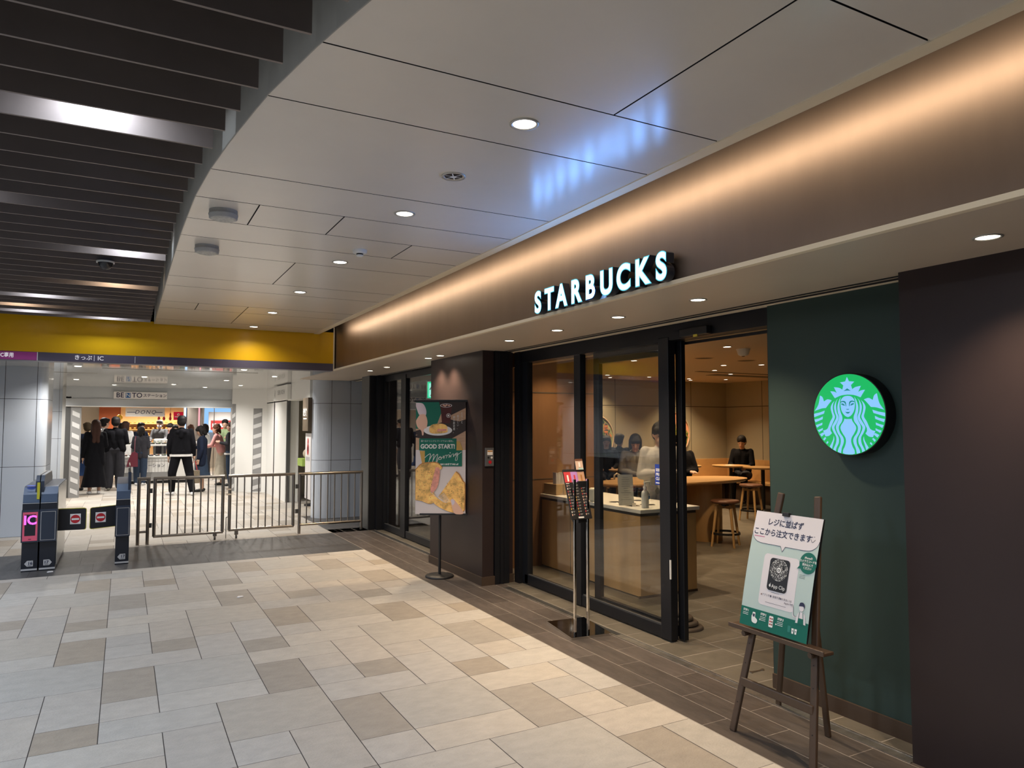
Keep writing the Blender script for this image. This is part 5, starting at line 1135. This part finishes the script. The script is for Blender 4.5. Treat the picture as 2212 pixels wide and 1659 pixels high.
    if hair == 'curly':
        rnd = random.Random(int(x*100))
        for i in range(40):
            a = rnd.uniform(-PI, PI); zz = rnd.uniform(.0, .23); q = .085 if zz < .17 else .05; ell(b, Hd(q*math.sin(a), -.03+q*math.cos(a)*.8 if math.cos(a) < .3 else -.02, zz), (.03*k,)*3, None, 8)
    fuse(b, 'hair', root, hm, vox if not low else .016, 5)
    # clothes
    ex = .022*k
    if top:
        b = MB(); 
        lo = {'long': .74, 'coat': .62, 'short': .95, 'hip': .86}[topc]
        if sit: lo = max(lo, .9)
        cap(b, T(-.05, 0, 1.12), .118*k, T(-.075, .0, 1.31), .122*k); cap(b, T(.05, 0, 1.12), .118*k, T(.075, 0, 1.31), .122*k); cap(b, T(-.125, -.005, 1.372), .066*k, T(.125, -.005, 1.372), .066*k)
        wd = .075+slack
        cap(b, T(-wd, 0, lo+.10), .112*k, T(-.06, 0, 1.2), .118*k); cap(b, T(wd, 0, lo+.10), .112*k, T(.06, 0, 1.2), .118*k); cap(b, T(0, 0, lo+.11), .12*k, T(0, 0, 1.1), .12*k)
        for (S0, E_, W_, Fr) in sleeves: cap(b, S0, .066*k, E_, .056*k); cap(b, E_, .056*k, W_-Fr*.01, .042*k)
        cap(b, neck-Vector((0, 0, .02)), .066*k, neck+Vector((0, 0, .012)), .06*k)
        if hood: cap(b, T(-.06, -.10, 1.36), .05*k, T(.06, -.10, 1.36), .05*k); cap(b, T(0, -.11, 1.28), .05*k, T(0, -.10, 1.38), .06*k)
        fuse(b, 'jacket' if topc in ('coat', 'hip', 'long') else 'top', root, top, vox if not low else .016, 2)
    if hem:
        b = MB(); b.lathe([(.192*k, 0), (.195*k, .045*k)], hem, (0, 0, 0), 28, M=Matrix.Translation(T(0, 0, .84)), sx=1.12*width, sy=.82); b.build('shirt_hem', root, inv=1)
    if btype == 'trousers' and bottom:
        b = MB(); cap(b, V(-.06, 0, .95+dz), .118*k, V(.06, 0, .95+dz), .118*k)
        for (H_, K_, A_, fd) in LG: cap(b, H_, .108*k, K_, (.078+slack)*k); cap(b, K_, (.076+slack)*k, A_+Vector((0, 0, .015)), (.055+slack*.7)*k)
        fuse(b, 'trousers', root, bottom, vox if not low else .016, 2)
    if btype in ('skirt', 'midi') and bottom and not sit:
        zl = .17 if btype == 'skirt' else .38; n = 40; rings = []
        for z_, r_ in ((1.02, .125), (.92, .155), (.75, .175), (.5, .205), (zl+.1, .245), (zl, .265)):
            rings.append([((r_*(1+.035*math.sin(7*2*PI*q/n)*(1.1-z_)))*k*width*math.cos(2*PI*q/n), r_*.82*k*(1+.04*math.sin(9*2*PI*q/n)*(1.1-z_))*math.sin(2*PI*q/n), z_*k) for q in range(n)])
        b = MB(); b.ring(rings, bottom, True, True); b.build('skirt', root, inv=1)
    sm_ = shoem or m_black2; b = MB()
    for (H_, K_, A_, fd) in LG:
        base = A_.z-.09*k
        cap(b, A_-fd*.03*k+Vector((0, 0, -.045*k)), .042*k, A_+fd*.07*k+Vector((0, 0, -.05*k)), .036*k, 10); cap(b, A_+fd*.06*k+Vector((0, 0, -.055*k)), .036*k, A_+fd*.15*k+Vector((0, 0, -.06*k)), .028*k, 10)
    fuse(b, 'shoes', root, sm_, .011, 1)
    return root, hands, T
blk = fab('black', (.005, .005, .007)); navy = fab('navy', (.012, .017, .035)); dgrey = fab('charcoal', (.035, .035, .042)); grey = fab('grey', (.16, .155, .15)); lgrey = fab('heather', (.34, .32, .30)); wht = fab('white', (.62, .61, .6)); beige = fab('beige', (.42, .38, .31)); denim = fab('dark_denim', (.03, .045, .075)); redf = fab('red', (.5, .06, .04)); greenf = fab('sage', (.22, .28, .16)); bluef = fab('blue', (.03, .06, .16)); msh = mat('grey_shoe', (.2, .2, .17), .6); wsh = mat('white_shoe', (.7, .7, .72), .5)
pinkst = mat('pink_stripes', (.6, .15, .2), .8)
nt = pinkst.node_tree; wv = nt.nodes.new('ShaderNodeTexWave'); wv.bands_direction = 'Z'; wv.inputs['Scale'].default_value = 9; tcx = nt.nodes.new('ShaderNodeTexCoord'); cr = nt.nodes.new('ShaderNodeValToRGB')
cr.color_ramp.elements[0].color = (.62, .12, .16, 1); cr.color_ramp.elements[1].color = (.7, .5, .42, 1); nt.links.new(tcx.outputs['Object'], wv.inputs['Vector']); nt.links.new(wv.outputs['Fac'], cr.inputs['Fac']); nt.links.new(cr.outputs['Color'], nt.nodes['Principled BSDF'].inputs['Base Color'])
# queue at the bento shop
person('woman with long reddish brown hair in black coat and long black skirt, from behind', -.56, 19.1, .12, 1.68, ('down', 'front'), 'stand', blk, 'coat', blk, 'skirt', 'long', m_hairr, shoem=wsh, slack=.03)
person('tall person in baggy charcoal trousers and black top seen from behind', -.17, 19.95, -.05, 1.76, ('front', 'front'), 'stand', blk, 'hip', dgrey, 'trousers', 'short', shoem=msh, slack=.035, width=1.12)
p, hd, T = person('person in a dark jacket with a burgundy shoulder bag facing the bento counter', .41, 21.3, -.25, 1.52, ('front', 'front'), 'stand', dgrey, 'long', denim, 'trousers', 'bob', m_hairb, shoem=wsh, slack=.02)
t = thing('shoulder_bag', 'burgundy shoulder bag hanging on the person in the dark jacket', 'bag', (.25, 21.12, .5)); m_bur = mat('burgundy_leather', (.12, .015, .03), .4)
b = MB(); My = frame((.22, 21.06, .86), (1, 0, 0), (0, 0, 1)); b.poly([(-.13, -.36), (.13, -.36), (.12, -.02), (.04, .03), (-.02, -.0), (-.1, -.2)], m_bur, My, z=.05, thick=.09); b.build('bag_body', t)
b = MB(); b.tube([(.27, 21.08, .85), (.27, 21.12, 1.15), (.29, 21.26, 1.28), (.3, 21.35, 1.1)], .010, m_bur, 8); b.build('strap', t)
person('person in a navy jacket with a dark backpack, half hidden behind the long haired woman', -.78, 20.3, .3, 1.62, ('down', 'front'), 'stand', navy, 'coat', bluef, 'midi', 'short', fab('brown_hair', (.05, .035, .02)), slack=.02)
t = thing('backpack', 'dark backpack on the person at the left end of the queue', 'bag', (-.86, 20.12, 1.0)); b = MB(); b.box((-1.0, 20.02, .85), (-.74, 20.17, 1.25), blk, bev=.05); b.build('pack', t); b = MB(); b.box((-.97, 19.99, .88), (-.77, 20.04, 1.05), navy, bev=.02); b.build('pocket', t)
person('man with glasses and a white black-striped shirt turned right in the queue', -.42, 21.0, -1.0, 1.74, ('front', 'down'), 'stand', wht, 'long', lgrey, 'trousers', 'cap')
t = thing('spectacles', 'thin dark glasses on the man in the white striped shirt', 'glasses', (-.36, 21.05, 1.6)); b = MB(); b.box((-.33, 20.99, 1.595), (-.325, 21.1, 1.62), m_black2); b.build('frame', t)
person('person in a grey blue hooded jacket behind the tall man in black', -.50, 22.9, .1, 1.74, ('front', 'front'), 'stand', fab('slate', (.07, .085, .12)), 'long', dgrey, 'trousers', 'short', fab('grey_brown', (.06, .05, .04)), hood=True, low=True)
person('person with reddish hair and a long white top among the shoppers', .05, 23.3, -.5, 1.66, ('front', 'front'), 'stand', wht, 'coat', wht, 'midi', 'bob', m_hairr, low=True)
person('person in dark navy leaning over the bento counter on the left', .36, 24.0, -2.6, 1.66, ('reach', 'reach'), 'stand', navy, 'long', dgrey, 'trousers', 'short', m_hairb, lean=.35, low=True)
person('older man in a grey sweater and white mask reaching over the counter', 1.0, 24.7, 2.9, 1.72, ('reach', 'reach'), 'stand', fab('midgrey', (.11, .11, .115)), 'hip', dgrey, 'trousers', 'short', m_hairg, mask=True, lean=.2)
person('woman in a white mask and black cardigan facing the camera behind the counter', 1.36, 23.7, 3.1, 1.56, ('front', 'front'), 'stand', blk, 'hip', dgrey, 'trousers', 'long', m_hairb, mask=True)
person('person with black hair bending between the two masked faces', 1.50, 25.7, 2.0, 1.64, ('reach', 'front'), 'stand', fab('dusty_pink', (.35, .2, .2)), 'hip', dgrey, 'trousers', 'short', m_hairb, lean=.3, tilt=.4, low=True)
person('shop worker in green at the lit shelves at the back', 1.65, 26.2, 1.5, 1.68, ('reach', 'front'), 'stand', fab('teal', (.03, .07, .06)), 'hip', blk, 'trousers', 'short', m_hairb, low=True)
person('person with a red top behind the man in the black hoodie', 1.78, 23.9, 1.2, 1.56, ('front', 'front'), 'stand', redf, 'hip', dgrey, 'trousers', 'curly', fab('auburn', (.09, .04, .025)), low=True)
person('two tone haired shopper far back in the crowd left of the counter', -.05, 24.2, .2, 1.62, ('front', 'front'), 'stand', dgrey, 'hip', dgrey, 'trousers', 'bob', m_hairb, low=True)
person('man in black hoodie with white hem standing legs apart behind the fence', 1.16, 17.85, -.15, 1.77, ('down', 'down'), 'apart', blk, 'hip', blk, 'trousers', 'short', m_hairb, shoem=wsh, hem=wht, hood=True, turn=-.1, slack=.012, width=1.06)
person('woman with bobbed black hair in a navy coat looking down beside the hoodie man', 1.66, 18.6, 1.35, 1.55, ('down', 'front'), 'stand', navy, 'coat', denim, 'midi', 'bob', m_hairb, tilt=.45, slack=.02)
t = thing('woven_basket_bag', 'woven patterned shopping bag held low beside the bobbed woman', 'bag', (1.42, 18.45, .2)); m_wov = mat('woven_brown', (.2, .16, .11), .7, nscale=60, namt=.5)
b = MB(); b.box((1.36, 18.35, .22), (1.60, 18.47, .52), m_wov, bev=.01); b.build('bag_body', t); b = MB(); b.tube([(1.41, 18.4, .5), (1.43, 18.4, .68), (1.5, 18.4, .74), (1.55, 18.4, .5)], .008, m_rd, 8); b.build('handle', t)
person('woman in a pink striped top and pale pleated skirt leaning left, partly behind the hoarding', 2.30, 20.4, 1.3, 1.60, ('reach', 'front'), 'stand', pinkst, 'hip', beige, 'skirt', 'curly', fab('auburn', (.09, .04, .025)), lean=.3)
person('person in a dark jacket and jeans at the edge of the hoarding', 2.47, 20.0, 1.2, 1.64, ('front', 'down'), 'stand', dgrey, 'hip', denim, 'trousers', 'curly', m_hairr, hem=wht)
person('man with a fringe facing the camera beyond the striped tape', 2.62, 22.6, 2.9, 1.72, ('front', 'front'), 'stand', greenf, 'hip', dgrey, 'trousers', 'short', m_hairb, low=True)
person('shopper in a white top under the blue panel in the distance', 2.25, 23.5, 1.6, 1.60, ('reach', 'front'), 'stand', wht, 'hip', dgrey, 'trousers', 'bob', m_hairb, low=True, lean=.2)

# cafe visitors
def facing(x, y, tx, ty): return math.atan2(-(tx-x), ty-y)
person('woman in black sitting at a round table in the cafe corner', 11.08, 10.66, facing(11.08, 10.66, 9.9, 9.9), 1.66, ('table', 'table'), 'sit', blk, 'hip', dgrey, 'trousers', 'tail', m_hairb, tilt=.35, seat=.50, vox=.010)
person('standing person in a grey hooded jacket at the condiment counter reading something', 5.10, 6.08, facing(5.10, 6.08, 4.3, 4.7), 1.60, ('front', 'front'), 'stand', lgrey, 'long', grey, 'trousers', 'fringe', m_hairb, tilt=.25, hood=True, vox=.009, slack=.015)
person('person in a grey cardigan over a pink shirt leaning on the left round table', 7.03, 8.98, facing(7.03, 8.98, 6.1, 7.6), 1.64, ('table', 'fold'), 'sit', grey, 'hip', dgrey, 'trousers', 'bob', m_hairb, tilt=.5, seat=.60, lean=.15, vox=.010)
person('woman with long black hair and a fringe smiling at a small table with a coffee', 7.62, 10.55, facing(7.62, 10.55, 6.5, 8.9), 1.50, ('table', 'table'), 'sit', blk, 'hip', dgrey, 'trousers', 'long', m_hairb, seat=.60, vox=.010, hem=None)
person('dark haired person turned away behind the person in the grey cardigan', 8.10, 10.80, facing(8.10, 10.80, 9.9, 11.6), 1.56, ('fold', 'fold'), 'sit', blk, 'hip', dgrey, 'trousers', 'short', m_hairb, seat=.60, low=True)
person('seated person in a black jacket behind the sliding door stile', 7.72, 8.70, facing(7.72, 8.70, 7.4, 7.5), 1.60, ('fold', 'fold'), 'sit', blk, 'hip', dgrey, 'trousers', 'short', m_hairb, seat=.60, low=True)
s1 = dup(s0, (7.74, 8.74, 0), .4, 'brown topped oak stool under the seated person in the black jacket'); dup(s0, (7.63, 10.58, 0), .2, 'brown topped oak stool under the woman with long dark hair'); dup(s0, (8.09, 10.79, 0), .5, 'brown topped oak stool under the person turned away'); s1 = dup(s0, (7.05, 9.02, 0), .1, 'brown topped oak stool under the person in the grey cardigan')
t = thing('phone', 'white smartphone held by the standing person in the grey hooded jacket', 'phone', (4.8, 6.1, 1.1)); b = MB(); b.box((4.87, 5.76, 1.085), (4.95, 5.89, 1.093), m_paper, bev=.002); b.build('phone_body', t)

# ------------------------------------------------------------------ BENTO SHOP INTERIOR
c = MB(); m_shopw = mat('shop_white', (.6, .58, .54), .5)
c.box((-3, 29.0, 0), (5, 29.1, 2.44), m_shopw); c.box((-1.2, 18.6, 0), (-1.12, 21, 2.44), m_white); struct(c, 'wall_far', 'far wall of the shopping hall')
t = thing('bento_counter', 'white two tier bento counter with grid front lettered BENTO', 'counter', (.65, 22, 0))
b = MB(); b.box((-.1, 21.75, .08), (1.75, 23.0, .70), m_white); b.box((-.08, 21.8, 0), (1.7, 22.9, .08), m_black2); b.box((-.12, 21.72, .70), (1.77, 23.0, .74), m_white, bev=.004)
b.box((-.05, 21.742, .10), (1.15, 21.75, .3), m_tape)
for i in range(17): b.box((-.05+.075*i, 21.738, .30), (-.046+.075*i, 21.75, .66), m_tape)
for z in (.30, .6, .66): b.box((-.05, 21.738, z), (1.17, 21.75, z+.004), m_tape)
Mx = frame((.72, 21.735, .48), (1, 0, 0), (0, 0, 1)); b.text('BENTO ステーション', .11, m_ink, Mx, z=.002, x=-.2, sx=.95); b.build('counter_base', t)
b = MB(); b.box((.0, 22.1, 1.0), (1.7, 22.9, 1.05), m_white, bev=.004)
for x in (.2, .6, .75, .95, 1.2, 1.5): b.box((x, 22.3, .74), (x+.05, 22.35, 1.0), m_grille)
b.build('upper_shelf', t)
rnd = random.Random(21)
gc_ = [mat('goods_%s' % n_, c_, .4) for n_, c_ in (('rice', (.75, .7, .6)), ('salmon', (.7, .25, .1)), ('black', (.02, .02, .02)), ('green', (.2, .35, .08)), ('pink', (.6, .2, .22)), ('egg', (.65, .5, .12)))]
def bento(x, y, z, w_=.11, d_=.1):
    b = MB(); b.box((x, y, z), (x+w_, y+d_, z+.03), gc_[2]); b.box((x+.008, y+.008, z+.024), (x+w_*.55, y+d_-.008, z+.036), gc_[0]); b.box((x+w_*.58, y+.008, z+.024), (x+w_-.008, y+d_-.008, z+.038), gc_[rnd.choice((1, 3, 4, 5))])
    o = b.build('bento_box'); return o
nms = ['first', 'second', 'third', 'fourth', 'fifth', 'sixth', 'seventh', 'eighth', 'ninth', 'tenth', 'eleventh', 'twelfth']
for i in range(11): tag(bento(.06+.148*i, 22.12, 1.052), 'packed lunch on the upper counter shelf, %s from the left' % nms[i], 'lunch box', 'lunch boxes on the upper shelf')
for i in range(10): tag(bento(.06+.148*i, 22.35, 1.052, .12, .09), 'packed lunch in the second row of the upper shelf, %s from the left' % nms[i], 'lunch box', 'lunch boxes on the upper shelf')
for i in range(11): tag(bento(.0+.155*i, 21.78, .742), 'packed lunch on the lower counter top, %s from the left' % nms[i], 'lunch box', 'lunch boxes on the lower counter')
b = MB(); b.box((.75, 22.45, 1.05), (1.1, 22.75, 1.19), mat('patterned_sack', (.45, .45, .44), .6, nscale=25, namt=.9), bev=.04); tag(b.build('gift_bundle'), 'black and white patterned bundle on top of the upper shelf', 'bundle')
# bakery
t = thing('bakery_sign', 'grey hanging DONQ bakery sign board', 'sign', (.6, 25.9, 1.97)); b = MB(); b.box((.04, 25.9, 1.84), (1.16, 25.98, 2.12), mat('sign_grey', (.62, .61, .58), .4)); b.build('sign_board', t)
Mx = frame((.6, 25.898, 1.98), (1, 0, 0), (0, 0, 1)); b = MB(); b.text('DONQ', .17, m_ink, Mx, z=.002, spacing=1.25, shear=.25); b.rect(-.52, -.012, -.27, .008, m_ink, Mx, z=.002); b.rect(.29, -.012, .5, .008, m_ink, Mx, z=.002); b.build('sign_lettering', t)
m_shelf = mat('bakery_orange_wall', (.80, .55, .28), .5)
t = thing('bakery_shelves', 'brightly lit orange bakery shelves with bread', 'shelf', (1.0, 28.2, 0)); b = MB(); b.box((-.1, 28.3, 0), (1.9, 28.5, 2.4), m_shelf); b.box((-.75, 28.25, 0), (-.1, 28.5, 2.2), mat('rust_panel', (.3, .07, .02), .5)); b.build('back_panel', t)
for z in (1.0, 1.2, 1.4, 1.6): b = MB(); b.box((.1, 27.9, z), (1.85, 28.3, z+.02), m_wood); b.build('shelf_board', t)
rnd = random.Random(9)
for r_ in range(4):
    for i in range(12):
        b = MB(); b.sphere((.2+.14*i, 28.0, 1.06+.2*r_), (.04, .05, .028), mat('bread', (.5, .26, .07), .5, nscale=10, namt=.3), 10); tag(b.build('bread_loaf'), 'golden loaf on bakery shelf row %s, %s from the left' % (nms[r_], nms[i]), 'bread', 'loaves on the bakery shelves')
t = thing('red_brand_sign', 'red square sign with white swirl beside the bakery shelves', 'sign', (1.6, 26.5, 1.9)); b = MB(); b.box((1.46, 26.5, 1.74), (1.75, 26.55, 2.01), mat('brand_red', (.65, .01, .05), .4, emit=(.6, 0, .04), es=.3)); b.build('board', t)
Mx = frame((1.605, 26.498, 1.88), (1, 0, 0), (0, 0, 1)); b = MB(); b.disc(0, .04, .04, m_wink, Mx, z=.002); b.disc(.006, .036, .018, MATS['brand_red'], Mx, z=.003); b.rect(-.11, -.05, .11, -.02, m_wink, Mx, z=.002); b.build('emblem', t)
for i, x in enumerate((1.02, 1.17, 1.36)):
    b = MB(); b.lathe([(.02, 1.72), (.045, 1.78), (.02, 1.86), (.03, 1.92), (.012, 1.98)], m_rd, (x, 26.5, 0), 16); b.tube([(x, 26.5, 1.98), (x, 26.5, 2.43)], .004, m_black2, 6); tag(b.build('hanging_ornament'), ('left red hanging ornament by the bakery shelves', 'middle red hanging ornament by the bakery shelves', 'right red hanging ornament by the bakery shelves')[i], 'ornament', 'red hanging ornaments')
b = MB(); b.sphere((-.12, 26.5, 1.82), (.09, .09, .10), mat('yellow_balloon', (.7, .4, .02), .35), 16); b.tube([(-.12, 26.5, 1.92), (-.12, 26.5, 2.43)], .003, m_black2, 6); tag(b.build('yellow_lantern'), 'yellow round lantern above the crowd', 'lantern')
t = thing('light_column', 'dark column with a vertical pale blue light strip', 'column', (1.95, 24.6, 0)); b = MB(); b.box((1.72, 24.8, 0), (2.25, 25.2, 2.43), mat('taupe_column', (.16, .14, .12), .5)); b.build('shaft', t)
b = MB(); b.box((1.66, 24.78, 1.0), (1.72, 24.82, 2.2), emat('led_blue', (.35, .6, 1.0), 2.2)); b.build('light_strip', t); b = MB(); b.box((2.08, 24.78, 1.3), (2.12, 24.8, 2.2), emat('led_pink', (1, .35, .4), 1.4)); b.build('light_strip', t)
t = thing('glass_partition', 'glass partition with a glowing pale blue panel beyond', 'partition', (2.6, 22.8, 0)); b = MB(); b.box((1.98, 22.3, 0), (2.0, 22.33, 2.4), m_steel); b.box((2.28, 22.3, 0), (2.30, 22.33, 2.4), m_steel); b.build('frame', t)
b = MB(); b.box((1.7, 28.6, 1.3), (4.0, 28.62, 2.3), emat('panel_glow_blue', (.28, .55, .95), 1.1)); b.build('blue_glow_panel', t)  # pale blue emissive panel added behind the glass
t = thing('snack_sign', 'white and red shop sign behind the hoarding edge', 'sign', (2.9, 25.5, 1.7)); b = MB(); b.box((2.45, 25.5, 1.4), (3.2, 25.55, 2.0), m_paper); b.box((2.52, 25.49, 1.42), (3.2, 25.5, 1.72), m_rd); b.box((2.56, 25.485, 1.50), (3.2, 25.49, 1.62), m_paper); b.build('board', t)
b = MB(); b.disc(3.0, 0, .1, m_paper, frame((0, 25.483, 1.6), (1, 0, 0), (0, 0, 1)), z=.002); b.build('round_emblem', t)
for i, (x, y) in enumerate([(.2, 19.6), (1.5, 20.2), (-.6, 21.5), (.9, 22.2), (2.2, 21.8), (.2, 24.8), (1.4, 24.6), (-1.5, 17.6), (-1.7, 19.2), (.6, 27.2), (1.5, 27.3), (-.4, 27.0), (2.9, 24.5)]):  # the two left of the jamb are added to brighten the far column
    downlight((x, y, 2.428), .06, 'lit downlight beyond the bento header, %s' % ('above the tall person in black', 'above the woman in the striped top', 'above the left end of the queue', 'over the bento counter', 'by the glass partition', 'over the crowd in front of the bakery', 'between the counter and the bakery', 'added left of the left jamb, nearer', 'added left of the left jamb, farther', 'over the bakery shelves, left', 'over the bakery shelves, right', 'over the rust coloured panel', 'by the red and white shop sign')[i], 'downlights in the bento shop', LW_FAR*(3.2 if y > 24 else 1.8), WARM2 if y > 26 else NEUT, m_lens)
c = MB(); c.box((-6, 13.2, 0), (-2.4, 13.3, 2.44), m_white); c.box((-1.9, 21.0, 0), (-1.85, 29, 2.44), m_shopw); c.box((5, 18.4, 0), (5.1, 29, 2.44), m_shopw); struct(c, 'wall_side_far', 'outer walls of the far hall')
for i, (z, cc) in enumerate(((1.9, m_wink), (1.5, m_green), (1.2, m_tape))): pass
